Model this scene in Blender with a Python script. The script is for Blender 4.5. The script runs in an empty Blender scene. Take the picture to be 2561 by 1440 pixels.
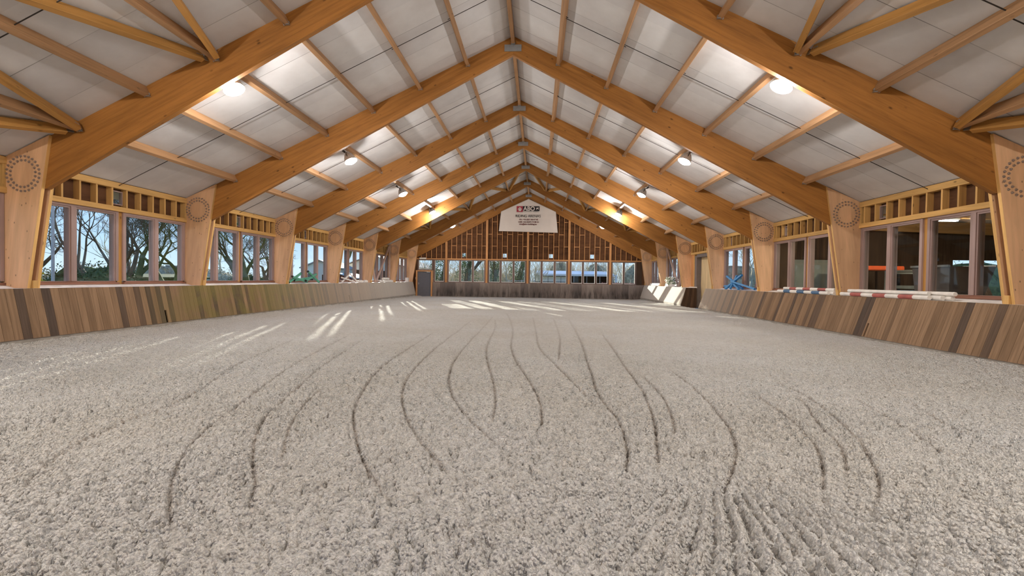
import bpy, math, random
import numpy as np
from mathutils import Vector, Matrix
R = random.Random(11)
SC = bpy.context.scene
COL = SC.collection
PI = math.pi

# ------------------------------------------------------------------ dimensions (metres; x across, y along the arena, z up)
Y0, BAY, NF = 9.32, 5.0, 7
FY = [Y0 + BAY * k for k in range(NF)]          # portal frames, nearest first
PXS = [1.42, 2.84, 4.26, 5.69, 7.12, 8.55]      # purlin lines either side of the ridge
LEDGE = 1.075                                   # top of the kick wall and of the ledge behind it
WX = 10.0                                       # inner face of the framed walls
def roof_z(x): return 8.60 - 0.484 * abs(x)
def soffit_z(x): return 8.05 - 0.536 * abs(x)   # underside of the tapering rafters

# ------------------------------------------------------------------ materials
def lin(c):
    return tuple(((v / 255.0) / 12.92 if v / 255.0 <= 0.04045 else ((v / 255.0 + 0.055) / 1.055) ** 2.4) for v in c) + (1.0,)

class NT:
    def __init__(self, name):
        self.m = bpy.data.materials.new(name); self.m.use_nodes = True
        self.t = self.m.node_tree; self.t.nodes.clear()
        self.out = self.n('ShaderNodeOutputMaterial')
    def n(self, typ, **kw):
        nd = self.t.nodes.new(typ)
        for k, v in kw.items():
            if k.startswith('i_'):
                key = k[2:]
                nd.inputs[int(key) if key.isdigit() else key.replace('_', ' ')].default_value = v
            else: setattr(nd, k, v)
        return nd
    def l(self, a, ao, b, bi): self.t.links.new(a.outputs[ao], b.inputs[bi])
    def ramp(self, stops):
        r = self.n('ShaderNodeValToRGB'); e = r.color_ramp.elements
        while len(e) < len(stops): e.new(0.5)
        for el, (p, c) in zip(e, stops): el.position = p; el.color = c
        return r
    def bsdf(self, rough=0.7, spec=0.3, metal=0.0):
        b = self.n('ShaderNodeBsdfPrincipled'); b.inputs['Roughness'].default_value = rough
        b.inputs['Specular IOR Level'].default_value = spec; b.inputs['Metallic'].default_value = metal
        self.l(b, 'BSDF', self.out, 'Surface'); return b
    def mix(self, a, b, f, blend='MIX'):
        """a, b, f: (node, socket) or a constant"""
        m = self.n('ShaderNodeMix', data_type='RGBA', blend_type=blend)
        for v, i in ((f, 0), (a, 6), (b, 7)):
            if isinstance(v, tuple) and len(v) == 2: self.t.links.new(v[0].outputs[v[1]], m.inputs[i])
            else: m.inputs[i].default_value = v
        return (m, 2)
    def math(self, op, a, b=0.0, clamp=False):
        m = self.n('ShaderNodeMath', operation=op, use_clamp=clamp)
        for v, i in ((a, 0), (b, 1)):
            if isinstance(v, tuple): self.t.links.new(v[0].outputs[v[1]], m.inputs[i])
            else: m.inputs[i].default_value = v
        return (m, 0)

def plain(name, c, rough=0.7, spec=0.3, metal=0.0, var=0.08, scale=6.0):
    t = NT(name); b = t.bsdf(rough, spec, metal); c = lin(c)
    tc = t.n('ShaderNodeTexCoord'); nz = t.n('ShaderNodeTexNoise', i_Scale=scale, i_Detail=4.0)
    t.l(tc, 'Object', nz, 'Vector')
    lo = tuple(v * (1 - var) for v in c[:3]) + (1,); hi = tuple(min(1, v * (1 + var)) for v in c[:3]) + (1,)
    r = t.ramp([(0.3, lo), (0.7, hi)]); t.l(nz, 'Fac', r, 'Fac'); t.l(r, 'Color', b, 'Base Color')
    return t.m

def wood(name, c, dark=0.62, knots=0.75, rough=0.62, grain=1.0, lams=0.0, vary=0.12, kscale=1.0):
    """Planed timber: grain runs along UV u (metres)."""
    t = NT(name); b = t.bsdf(rough, 0.25); c = lin(c)
    uv = t.n('ShaderNodeTexCoord')
    mp = t.n('ShaderNodeMapping'); mp.inputs['Scale'].default_value = (0.9, 16.0 * grain, 1.0); t.l(uv, 'UV', mp, 'Vector')
    n1 = t.n('ShaderNodeTexNoise', i_Scale=1.0, i_Detail=5.0, i_Roughness=0.6, i_Distortion=0.4); t.l(mp, 'Vector', n1, 'Vector')
    mp2 = t.n('ShaderNodeMapping'); mp2.inputs['Scale'].default_value = (0.45, 2.2, 1.0); t.l(uv, 'UV', mp2, 'Vector')
    n2 = t.n('ShaderNodeTexNoise', i_Scale=1.0, i_Detail=3.0); t.l(mp2, 'Vector', n2, 'Vector')
    cd = tuple(v * dark for v in c[:3]) + (1,); cl = tuple(min(1, v * 1.12) for v in c[:3]) + (1,)
    r1 = t.ramp([(0.30, cd), (0.52, c), (0.75, cl)]); t.l(n1, 'Fac', r1, 'Fac')
    r2 = t.ramp([(0.3, (0.80, 0.78, 0.76, 1)), (0.7, (1.1, 1.1, 1.1, 1))]); t.l(n2, 'Fac', r2, 'Fac')
    col = t.mix((r1, 0), (r2, 0), 1.0, 'MULTIPLY')
    if knots:
        mk = t.n('ShaderNodeMapping'); mk.inputs['Scale'].default_value = (2.6 * kscale, 5.2 * kscale, 1.0); t.l(uv, 'UV', mk, 'Vector')
        vo = t.n('ShaderNodeTexVoronoi', i_Scale=1.0, i_Randomness=1.0); t.l(mk, 'Vector', vo, 'Vector')
        rk = t.ramp([(0.055, (1, 1, 1, 1)), (0.15, (0, 0, 0, 1))]); t.l(vo, 'Distance', rk, 'Fac')
        # only some of the cells carry a knot
        sp = t.n('ShaderNodeSeparateColor'); t.l(vo, 'Color', sp, 'Color')
        gate = t.math('LESS_THAN', (sp, 0), 0.42)
        f = t.math('MULTIPLY', t.math('MULTIPLY', (rk, 0), gate), knots)
        kc = tuple(v * 0.18 for v in c[:3]) + (1,)
        col = t.mix(col, kc, f)
    if lams:
        sx = t.n('ShaderNodeSeparateXYZ'); t.l(uv, 'UV', sx, 'Vector')
        fr = t.math('FRACT', t.math('MULTIPLY', (sx, 1), 1.0 / lams))
        ln = t.math('LESS_THAN', fr, 0.045)
        col = t.mix(col, tuple(v * 0.55 for v in c[:3]) + (1,), t.math('MULTIPLY', ln, 0.45))
    oi = t.n('ShaderNodeObjectInfo')
    rv = t.ramp([(0.0, (1 - vary,) * 3 + (1,)), (1.0, (1 + vary,) * 3 + (1,))]); t.l(oi, 'Random', rv, 'Fac')
    col = t.mix(col, (rv, 0), 1.0, 'MULTIPLY')
    t.t.links.new(col[0].outputs[col[1]], b.inputs['Base Color'])
    bp = t.n('ShaderNodeBump', i_Strength=0.15, i_Distance=0.004); t.l(n1, 'Fac', bp, 'Height'); t.l(bp, 'Normal', b, 'Normal')
    return t.m

def glass_mat():
    t = NT('window glass')
    tr = t.n('ShaderNodeBsdfTransparent'); tr.inputs['Color'].default_value = (0.93, 0.96, 0.95, 1)
    gl = t.n('ShaderNodeBsdfGlossy'); gl.inputs['Roughness'].default_value = 0.02
    lw = t.n('ShaderNodeLayerWeight', i_Blend=0.5); mx = t.n('ShaderNodeMixShader')
    f = t.math('ADD', t.math('MULTIPLY', t.math('POWER', (lw, 1), 5.0), 0.55), 0.022)    # Schlick, halved: a pane has two faces
    t.t.links.new(f[0].outputs[f[1]], mx.inputs[0]); t.l(tr, 'BSDF', mx, 1); t.l(gl, 'BSDF', mx, 2); t.l(mx, 'Shader', t.out, 'Surface')
    return t.m

def emit(name, c, s):
    t = NT(name); e = t.n('ShaderNodeEmission', i_Strength=s); e.inputs['Color'].default_value = c + (1,)
    t.l(e, 'Emission', t.out, 'Surface'); return t.m

def sand_mat():
    t = NT('arena sand'); b = t.bsdf(0.95, 0.1)
    tc = t.n('ShaderNodeTexCoord')
    def noise(s, d=4.0, r=0.6):
        n = t.n('ShaderNodeTexNoise', i_Scale=s, i_Detail=d, i_Roughness=r); t.l(tc, 'Object', n, 'Vector'); return n
    big, mid, fine = noise(0.35, 3), noise(9.0, 4), noise(70.0, 3)
    r1 = t.ramp([(0.3, lin((224, 219, 211))), (0.7, lin((234, 232, 229)))]); t.l(big, 'Fac', r1, 'Fac')
    r2 = t.ramp([(0.25, (0.88, 0.87, 0.85, 1)), (0.6, (1.03, 1.03, 1.03, 1))]); t.l(mid, 'Fac', r2, 'Fac')
    r3 = t.ramp([(0.3, (0.88, 0.87, 0.86, 1)), (0.65, (1.08, 1.08, 1.08, 1))]); t.l(fine, 'Fac', r3, 'Fac')
    c = t.mix((r1, 0), (r2, 0), 1.0, 'MULTIPLY'); c = t.mix(c, (r3, 0), 1.0, 'MULTIPLY')
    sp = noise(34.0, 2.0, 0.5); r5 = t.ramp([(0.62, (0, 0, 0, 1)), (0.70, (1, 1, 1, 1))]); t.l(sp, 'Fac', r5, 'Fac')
    c = t.mix(c, lin((120, 108, 94)), t.math('MULTIPLY', (r5, 0), 0.42))          # dark specks painted mainly for small shadows among the clumps, partly fibre flecks
    # the furrow attribute tints the sand browner and darker along the tracks
    at = t.n('ShaderNodeAttribute', attribute_name='furrow')
    c = t.mix(c, lin((128, 104, 82)), t.math('MULTIPLY', (at, 'Fac'), 0.5))
    t.t.links.new(c[0].outputs[c[1]], b.inputs['Base Color'])
    vo = t.n('ShaderNodeTexVoronoi', i_Scale=46.0); t.l(tc, 'Object', vo, 'Vector')
    n5 = noise(16.0, 5, 0.65)
    h = t.math('ADD', t.math('MULTIPLY', (vo, 'Distance'), -0.8), t.math('ADD', (n5, 0), t.math('MULTIPLY', (fine, 0), 0.35)))
    bp = t.n('ShaderNodeBump', i_Strength=1.0, i_Distance=0.055)
    t.t.links.new(h[0].outputs[h[1]], bp.inputs['Height']); t.l(bp, 'Normal', b, 'Normal')
    return t.m

def plank_mat(name, stops, moss=True):
    """Weathered boards; the face attribute 'tint' picks each board's colour."""
    t = NT(name); b = t.bsdf(0.85, 0.15)
    at = t.n('ShaderNodeAttribute', attribute_name='tint')
    r = t.ramp(stops); t.l(at, 'Fac', r, 'Fac')
    tc = t.n('ShaderNodeTexCoord'); uv = t.n('ShaderNodeMapping'); uv.inputs['Scale'].default_value = (1.2, 22, 1); t.l(tc, 'UV', uv, 'Vector')
    n = t.n('ShaderNodeTexNoise', i_Scale=1.0, i_Detail=5.0); t.l(uv, 'Vector', n, 'Vector')
    r2 = t.ramp([(0.3, (0.72, 0.71, 0.70, 1)), (0.7, (1.12, 1.12, 1.12, 1))]); t.l(n, 'Fac', r2, 'Fac')
    c = t.mix((r, 0), (r2, 0), 1.0, 'MULTIPLY')
    n3 = t.n('ShaderNodeTexNoise', i_Scale=1.1, i_Detail=5.0, i_Roughness=0.65); m3 = t.n('ShaderNodeMapping'); m3.inputs['Scale'].default_value = (4.0, 1, 0.7) if moss == 'gable' else (1, 1, 1)
    t.l(tc, 'Object', m3, 'Vector'); t.l(m3, 'Vector', n3, 'Vector')
    sx = t.n('ShaderNodeSeparateXYZ'); t.l(tc, 'Object', sx, 'Vector')
    if moss == 'left':
        # green algae on the stretch of boards from the second to the fourth frame, fading to pale grey beyond it
        rm = t.ramp([(0.29, (0, 0, 0, 1)), (0.345, (1, 1, 1, 1)), (0.47, (1, 1, 1, 1)), (0.62, (0, 0, 0, 1))])
        yy = t.math('MULTIPLY', (sx, 1), 1 / 40.0); t.t.links.new(yy[0].outputs[0], rm.inputs[0])
        rn = t.ramp([(0.36, (0, 0, 0, 1)), (0.56, (1, 1, 1, 1))]); t.l(n3, 'Fac', rn, 'Fac')
        c = t.mix(c, lin((122, 112, 62)), t.math('MULTIPLY', t.math('MULTIPLY', (rm, 0), (rn, 0)), 0.62))
    if moss in ('left', 'right'):
        rd = t.ramp([(0.42, (0, 0, 0, 1)), (0.80, (1, 1, 1, 1))]) if moss == 'left' else t.ramp([(0.45, (0, 0, 0, 1)), (0.75, (1, 1, 1, 1))])
        yy = t.math('MULTIPLY', (sx, 1), 1 / 40.0); t.t.links.new(yy[0].outputs[0], rd.inputs[0])
        c = t.mix(c, lin((186, 178, 168)), t.math('MULTIPLY', (rd, 0), 0.84))
    if moss == 'gable':
        # black splash-back stains rising from the sand
        rz = t.ramp([(0.0, (1, 1, 1, 1)), (0.85, (0, 0, 0, 1))])
        zz = t.math('ADD', (sx, 2), t.math('MULTIPLY', (n, 0), -0.55)); t.t.links.new(zz[0].outputs[0], rz.inputs[0])
        rn = t.ramp([(0.40, (0, 0, 0, 1)), (0.62, (1, 1, 1, 1))]); t.l(n3, 'Fac', rn, 'Fac')
        c = t.mix(c, lin((38, 33, 32)), t.math('MULTIPLY', t.math('ADD', t.math('MULTIPLY', (rz, 0), 0.5), t.math('MULTIPLY', (rz, 0), (rn, 0))), 0.55, True))
    t.t.links.new(c[0].outputs[c[1]], b.inputs['Base Color'])
    bp = t.n('ShaderNodeBump', i_Strength=0.25, i_Distance=0.004); t.l(n, 'Fac', bp, 'Height'); t.l(bp, 'Normal', b, 'Normal')
    return t.m

def roof_mat():
    t = NT('white roof panel'); b = t.bsdf(0.5, 0.4)
    tc = t.n('ShaderNodeTexCoord'); sx = t.n('ShaderNodeSeparateXYZ'); t.l(tc, 'Object', sx, 'Vector')
    n = t.n('ShaderNodeTexNoise', i_Scale=0.8, i_Detail=5.0, i_Roughness=0.6); t.l(tc, 'Object', n, 'Vector')
    r = t.ramp([(0.3, lin((196, 192, 190))), (0.7, lin((216, 214, 213)))]); t.l(n, 'Fac', r, 'Fac')
    # sheet joints run down the slope every metre
    def line(step, off, wid):
        fr = t.math('FRACT', t.math('ADD', t.math('MULTIPLY', (sx, 1), 1 / step), off)); return t.math('LESS_THAN', fr, wid / step)
    n2 = t.n('ShaderNodeTexNoise', i_Scale=0.5, i_Detail=3.0); mp = t.n('ShaderNodeMapping'); mp.inputs['Scale'].default_value = (0.6, 4, 0.6)
    t.l(tc, 'Object', mp, 'Vector'); t.l(mp, 'Vector', n2, 'Vector')
    rr = t.ramp([(0.40, (0.1, 0.1, 0.1, 1)), (0.62, (1, 1, 1, 1))]); t.l(n2, 'Fac', rr, 'Fac')
    c = t.mix((r, 0), lin((96, 92, 90)), t.math('MULTIPLY', t.math('MULTIPLY', line(1.0, 0.37, 0.014), (rr, 0)), 0.75))
    # alternate sheets are a shade apart, with grey smudges
    par = t.math('LESS_THAN', t.math('FRACT', t.math('ADD', t.math('MULTIPLY', (sx, 1), 0.5), 0.185)), 0.5)
    c = t.mix(c, (0.93, 0.93, 0.94, 1), t.math('MULTIPLY', par, 0.8), 'MULTIPLY')
    n4 = t.n('ShaderNodeTexNoise', i_Scale=3.0, i_Detail=6.0, i_Roughness=0.7); t.l(tc, 'Object', n4, 'Vector')
    r4 = t.ramp([(0.66, (0, 0, 0, 1)), (0.78, (1, 1, 1, 1))]); t.l(n4, 'Fac', r4, 'Fac')
    c = t.mix(c, lin((140, 138, 136)), t.math('MULTIPLY', (r4, 0), 0.35))
    t.t.links.new(c[0].outputs[c[1]], b.inputs['Base Color'])
    return t.m

M = {}
M['rafter'] = wood('glulam rafter', (158, 107, 52), 0.72, 0.8, lams=0.16)
M['column'] = wood('column plank', (218, 175, 136), 0.88, 0.85, grain=0.6, kscale=2.1)
M['purlin'] = wood('purlin timber', (174, 134, 96), 0.74, 0.6)
M['brace'] = wood('brace timber', (190, 140, 76), 0.72, 0.7)
M['wallbrace'] = wood('greyish brace timber', (196, 166, 150), 0.82, 0.5)
M['stud'] = wood('stud timber', (212, 168, 104), 0.80, 0.7)
M['gable'] = wood('gable timber', (196, 142, 92), 0.75, 0.5)
M['backing'] = wood('brown fibre backing', (92, 62, 40), 0.55, 0.2, 0.9, 0.25)
M['joinery'] = wood('brown window joinery', (164, 140, 134), 0.88, 0.0, 0.5)
M['joinerybacklit'] = wood('backlit gable joinery', (112, 92, 84), 0.86, 0.0, 0.5)  # joinery colour darkened because the gable frames stand against the light
M['rail'] = wood('red-brown window rail', (142, 100, 82), 0.8, 0.0, 0.5)
M['bead'] = plain('off-white trim', (214, 210, 204), 0.6)
M['glass'] = glass_mat()
M['roof'] = roof_mat()
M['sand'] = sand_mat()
BR = [(0.0, lin((84, 71, 62))), (0.24, lin((104, 85, 70))), (0.32, lin((126, 101, 78))), (0.75, lin((138, 111, 86))), (1.0, lin((148, 120, 94)))]
M['kickL'] = plank_mat('kick boards garden side', BR, 'left')
M['kickR'] = plank_mat('kick boards shed side', BR, 'right')
M['kickG'] = plank_mat('kick boards gable end', [(0.0, lin((112, 103, 98))), (0.5, lin((134, 121, 113))), (1.0, lin((146, 134, 126)))], 'gable')
M['kickE'] = plank_mat('dark end boards', [(0.0, lin((72, 56, 44))), (1.0, lin((96, 74, 58)))], '')
M['ledge'] = plain('pale ledge board', (234, 228, 223), 0.7, var=0.12)
M['concrete'] = plain('concrete plinth', (150, 142, 132), 0.9, var=0.2)
M['steel'] = plain('galvanised steel', (168, 172, 176), 0.45, 0.5, 0.7)
M['bolt'] = plain('bolt heads', (164, 148, 138), 0.35, 0.5, 0.6)
M['rod'] = plain('dark sag rod', (58, 52, 48), 0.6, 0.4, 0.3)
M['door'] = plain('grey painted door', (98, 98, 104), 0.55, var=0.05)
M['ply'] = wood('pale plywood door', (205, 180, 140), 0.86, 0.1, 0.7, 0.3)
M['jamb'] = plain('grey door jamb', (118, 108, 104), 0.7)
M['lampbody'] = plain('grey lamp housing', (150, 148, 146), 0.5, 0.4)
M['black'] = plain('black rubber', (32, 32, 34), 0.6)
M['lampglass'] = emit('lit lamp glass', (1.0, 0.95, 0.86), 26.0)
M['white'] = plain('white painted pole', (226, 220, 212), 0.6, var=0.1)
M['red'] = plain('red painted band', (168, 92, 84), 0.6, var=0.15)
M['blue'] = plain('blue painted band', (74, 104, 136), 0.6, var=0.12)
M['green'] = plain('green painted wood', (84, 152, 128), 0.55, var=0.12)
M['cblue'] = plain('bright blue painted wood', (58, 124, 176), 0.5, var=0.12)
M['banner'] = plain('off-white banner cloth', (212, 202, 194), 0.8, var=0.04, scale=1.5)
M['ink'] = plain('black banner print', (38, 34, 36), 0.8, var=0.02)
M['inkred'] = plain('red banner print', (160, 62, 72), 0.8, var=0.05)
M['inkbrown'] = plain('dark red banner print', (96, 44, 46), 0.8, var=0.05)
M['grass'] = plain('winter grass', (104, 112, 60), 0.95, 0.1, var=0.35, scale=0.9)
M['bark'] = plain('winter bark', (120, 108, 90), 0.95, 0.1, var=0.3, scale=3)
M['bark2'] = plain('mossy bark', (112, 118, 78), 0.95, 0.1, var=0.3, scale=3)
M['twig'] = plain('haze-pale winter twigs', (200, 190, 164), 0.95, 0.1, var=0.25, scale=2)  # lightened so the colour carries the bright distance haze
M['ivy'] = plain('ivy leaves', (122, 138, 92), 0.7, 0.3, var=0.5, scale=5)  # green paled to paint in the haze beyond the gable
M['shrub'] = plain('evergreen shrub', (92, 104, 62), 0.85, 0.2, var=0.5, scale=5)
M['scrub'] = plain('brown scrub', (184, 172, 140), 0.95, 0.1, var=0.35, scale=2)  # haze worked into this lighter brown as well
M['render'] = plain('white rendered wall', (244, 236, 218), 0.85, var=0.05, scale=1)
M['slate'] = plain('grey roof sheet', (150, 146, 142), 0.7, var=0.15, scale=2)
M['whitemetal'] = plain('white roof sheet', (238, 238, 234), 0.5, var=0.03)
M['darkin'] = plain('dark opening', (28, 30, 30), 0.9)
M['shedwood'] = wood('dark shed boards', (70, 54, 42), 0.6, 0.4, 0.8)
M['shedbeam'] = wood('shed beam', (150, 112, 68), 0.7, 0.6)
M['shedpanel'] = plain('pale grey shed panel', (150, 152, 142), 0.8, var=0.1, scale=1.5)
M['orange'] = plain('orange tractor paint', (206, 84, 40), 0.4, 0.4)
M['tyre'] = plain('tyre rubber', (36, 36, 36), 0.8)
M['bluepaint'] = plain('blue machine paint', (70, 112, 140), 0.45)
M['leafwhite'] = plain('white silk petals', (236, 232, 222), 0.7, var=0.1)
M['leafgreen'] = plain('silk leaves', (130, 150, 110), 0.7, var=0.3)
M['yellow'] = plain('yellow blossom', (220, 200, 60), 0.7)
M['fence'] = plain('black fence paint', (34, 36, 38), 0.7)
M['brick'] = plain('red brick', (150, 84, 66), 0.9, var=0.25, scale=8)

# ------------------------------------------------------------------ mesh helpers
class MB:
    """Collects shapes; build() links them as ONE mesh object with grain-aligned UVs."""
    def __init__(s): s.v = []; s.f = []; s.g = []; s.m = []; s.t = []
    def add(s, vs, fs, grain=(0, 0, 1), mat=0, tint=0.5):
        o = len(s.v); s.v += [tuple(v) for v in vs]
        for f in fs: s.f.append([i + o for i in f]); s.g.append(tuple(grain)); s.m.append(mat); s.t.append(tint)
    def box(s, x0, x1, y0, y1, z0, z1, grain=None, mat=0, tint=0.5):
        if grain is None:
            d = (abs(x1 - x0), abs(y1 - y0), abs(z1 - z0)); k = d.index(max(d)); grain = [0, 0, 0]; grain[k] = 1
        vs = [(x, y, z) for x in (x0, x1) for y in (y0, y1) for z in (z0, z1)]
        s.add(vs, [(0, 1, 3, 2), (4, 6, 7, 5), (0, 4, 5, 1), (2, 3, 7, 6), (0, 2, 6, 4), (1, 5, 7, 3)], grain, mat, tint)
    def beam(s, p0, p1, w, h, up=(0, 0, 1), ch=0.006, mat=0, tint=0.5):
        """Chamfered timber from p0 to p1 (axis = centre line); w sideways, h along up."""
        a, b = Vector(p0), Vector(p1); d = (b - a).normalized(); u = Vector(up); u = (u - d * u.dot(d)).normalized(); r = d.cross(u)
        hw, hh = w / 2, h / 2; c = min(ch, hw * 0.4, hh * 0.4)
        pr = [(-hw + c, -hh), (hw - c, -hh), (hw, -hh + c), (hw, hh - c), (hw - c, hh), (-hw + c, hh), (-hw, hh - c), (-hw, -hh + c)]
        vs = [a + r * x + u * y for x, y in pr] + [b + r * x + u * y for x, y in pr]
        fs = [(i, (i + 1) % 8, 8 + (i + 1) % 8, 8 + i) for i in range(8)] + [tuple(range(7, -1, -1)), tuple(range(8, 16))]
        s.add(vs, fs, d, mat, tint)
    def prism(s, poly, y0, y1, grain, mat=0, tint=0.5):
        """poly: (x, z) outline, extruded from y0 to y1."""
        n = len(poly); vs = [(x, y0, z) for x, z in poly] + [(x, y1, z) for x, z in poly]
        fs = [tuple(range(n)), tuple(range(2 * n - 1, n - 1, -1))] + [(i, n + i, n + (i + 1) % n, (i + 1) % n) for i in range(n)]
        s.add(vs, fs, grain, mat, tint)
    def tube(s, pts, rad, n=8, mat=0, cap=True):
        pts = [Vector(p) for p in pts]; k = len(pts); vs = []; fs = []
        ref = None
        for i, p in enumerate(pts):
            d = (pts[min(i + 1, k - 1)] - pts[max(i - 1, 0)]).normalized()
            if ref is None: ref = Vector((0, 0, 1)) if abs(d.z) < 0.9 else Vector((1, 0, 0))
            a = (ref - d * ref.dot(d)).normalized(); ref = a; b = d.cross(a)
            r = rad[i] if isinstance(rad, (list, tuple)) else rad
            vs += [p + a * (r * math.cos(2 * PI * j / n)) + b * (r * math.sin(2 * PI * j / n)) for j in range(n)]
        for i in range(k - 1):
            for j in range(n): fs.append((i * n + j, i * n + (j + 1) % n, (i + 1) * n + (j + 1) % n, (i + 1) * n + j))
        if cap: fs += [tuple(range(n - 1, -1, -1)), tuple(range((k - 1) * n, k * n))]
        s.add(vs, fs, (pts[-1] - pts[0]).normalized(), mat)
    def dome(s, c, axis, r, h, n=12, m=4, mat=0):
        """Half ellipsoid: base circle of radius r at c, bulging h along axis."""
        c = Vector(c); d = Vector(axis).normalized(); ref = Vector((0, 0, 1)) if abs(d.z) < 0.9 else Vector((1, 0, 0))
        a = (ref - d * ref.dot(d)).normalized(); b = d.cross(a); vs = []; fs = []
        for i in range(m):
            t = PI / 2 * i / m
            vs += [c + (a * math.cos(2 * PI * j / n) + b * math.sin(2 * PI * j / n)) * (r * math.cos(t)) + d * (h * math.sin(t)) for j in range(n)]
        vs.append(c + d * h)
        for i in range(m - 1):
            for j in range(n): fs.append((i * n + j, i * n + (j + 1) % n, (i + 1) * n + (j + 1) % n, (i + 1) * n + j))
        for j in range(n): fs.append(((m - 1) * n + j, (m - 1) * n + (j + 1) % n, m * n))
        fs.append(tuple(range(n - 1, -1, -1)))
        s.add(vs, fs, d, mat)
    def mesh(s, name, mats, tint=False):
        me = bpy.data.meshes.new(name); me.from_pydata(s.v, [], s.f); me.update()
        for m in (mats if isinstance(mats, (list, tuple)) else [mats]): me.materials.append(m)
        uv = me.uv_layers.new(name='UVMap'); ou, ov = R.uniform(0, 50), R.uniform(0, 50)
        buf = []
        for p in me.polygons:
            g = Vector(s.g[p.index]); n = p.normal; t = g - n * g.dot(n)
            if t.length < 0.2: t = n.orthogonal()
            t.normalize(); b = n.cross(t); p.material_index = s.m[p.index]
            k = p.index * 0.0
            for vi in p.vertices:
                co = me.vertices[vi].co; buf += [co.dot(t) + ou, co.dot(b) + ov + k]
        uv.data.foreach_set('uv', buf)
        if tint:
            at = me.attributes.new('tint', 'FLOAT', 'FACE'); at.data.foreach_set('value', s.t)
        return me
    def build(s, name, mats, parent=None, tint=False, smooth=False, loc=None):
        me = s.mesh(name, mats, tint); o = bpy.data.objects.new(name, me); COL.objects.link(o)
        if parent: o.parent = parent
        if smooth: me.polygons.foreach_set('use_smooth', [True] * len(me.polygons))
        if loc: o.location = loc
        return o

def tag(o, label, cat=None, group=None, kind=None):
    o['label'] = label
    if cat: o['category'] = cat
    if group: o['group'] = group
    if kind: o['kind'] = kind
    return o
def empty(name, loc=(0, 0, 0)):
    o = bpy.data.objects.new(name, None); o.location = loc; o.empty_display_size = 0.2; COL.objects.link(o); return o
def reloc(root):
    """World-space parts under a root that has its own location."""
    for c in root.children:
        c.matrix_parent_inverse = Matrix.Translation(root.location).inverted()
def copy_tree(o, loc, parent=None):
    c = o.copy(); COL.objects.link(c)
    if parent: c.parent = parent
    else: c.location = loc
    for ch in o.children: copy_tree(ch, None, c)
    return c
ORD = ['nearest', 'second', 'third', 'fourth', 'fifth', 'sixth', 'seventh']
def side_word(s): return 'left' if s < 0 else 'right'

# ------------------------------------------------------------------ camera
f_px, yaw, pitch, roll, cx, ch = 1195.135, -0.0532, -0.0181, 0.0146, 0.834, 1.40
w = Vector((math.sin(yaw) * math.cos(pitch), math.cos(yaw) * math.cos(pitch), math.sin(pitch)))
r0 = Vector((math.cos(yaw), -math.sin(yaw), 0)); u0 = r0.cross(w)
rr = r0 * math.cos(roll) + u0 * math.sin(roll); uu = -r0 * math.sin(roll) + u0 * math.cos(roll)
cam = bpy.data.objects.new('camera', bpy.data.cameras.new('camera')); COL.objects.link(cam)
cam.matrix_world = Matrix(((rr.x, uu.x, -w.x, cx), (rr.y, uu.y, -w.y, 0), (rr.z, uu.z, -w.z, ch), (0, 0, 0, 1)))
cam.data.sensor_width = 36.0; cam.data.lens = 36.0 * f_px / 2561.0; cam.data.clip_start = 0.05; cam.data.clip_end = 600
SC.camera = cam

# ------------------------------------------------------------------ sand floor
def perlin(x, y, seed):
    g = np.random.RandomState(seed); p = g.permutation(4096); ang = g.rand(4096) * 2 * PI; gx, gy = np.cos(ang), np.sin(ang)
    xi = np.floor(x).astype(np.int64); yi = np.floor(y).astype(np.int64); xf = x - xi; yf = y - yi
    def corner(dx, dy):
        h = p[(p[(xi + dx) & 4095] + yi + dy) & 4095]; return gx[h] * (xf - dx) + gy[h] * (yf - dy)
    u = xf * xf * xf * (xf * (xf * 6 - 15) + 10); v = yf * yf * yf * (yf * (yf * 6 - 15) + 10)
    a = corner(0, 0) * (1 - u) + corner(1, 0) * u; b = corner(0, 1) * (1 - u) + corner(1, 1) * u
    return a * (1 - v) + b * v

def crumbs(x, y, cell, seed, lo=0.45, hi=0.8):
    """height of a layer of rounded lumps, one per cell"""
    g = np.random.RandomState(seed); p = g.permutation(4096); jx, jy, jr, jb = g.rand(4, 4096)
    u, v = x / cell, y / cell; ui = np.floor(u).astype(np.int64); vi = np.floor(v).astype(np.int64); out = np.zeros_like(x)
    for du in (-1, 0, 1):
        for dv in (-1, 0, 1):
            h = p[(p[(ui + du) & 4095] + vi + dv) & 4095]
            d2 = (ui + du + jx[h] - u) ** 2 + (vi + dv + jy[h] - v) ** 2; r2 = (lo + (hi - lo) * jr[h]) ** 2
            out = np.maximum(out, np.where(d2 < r2, 0.35 * jb[h] + 0.8 * np.sqrt(np.maximum(0, r2 - d2)), 0))
    return out * cell

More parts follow.
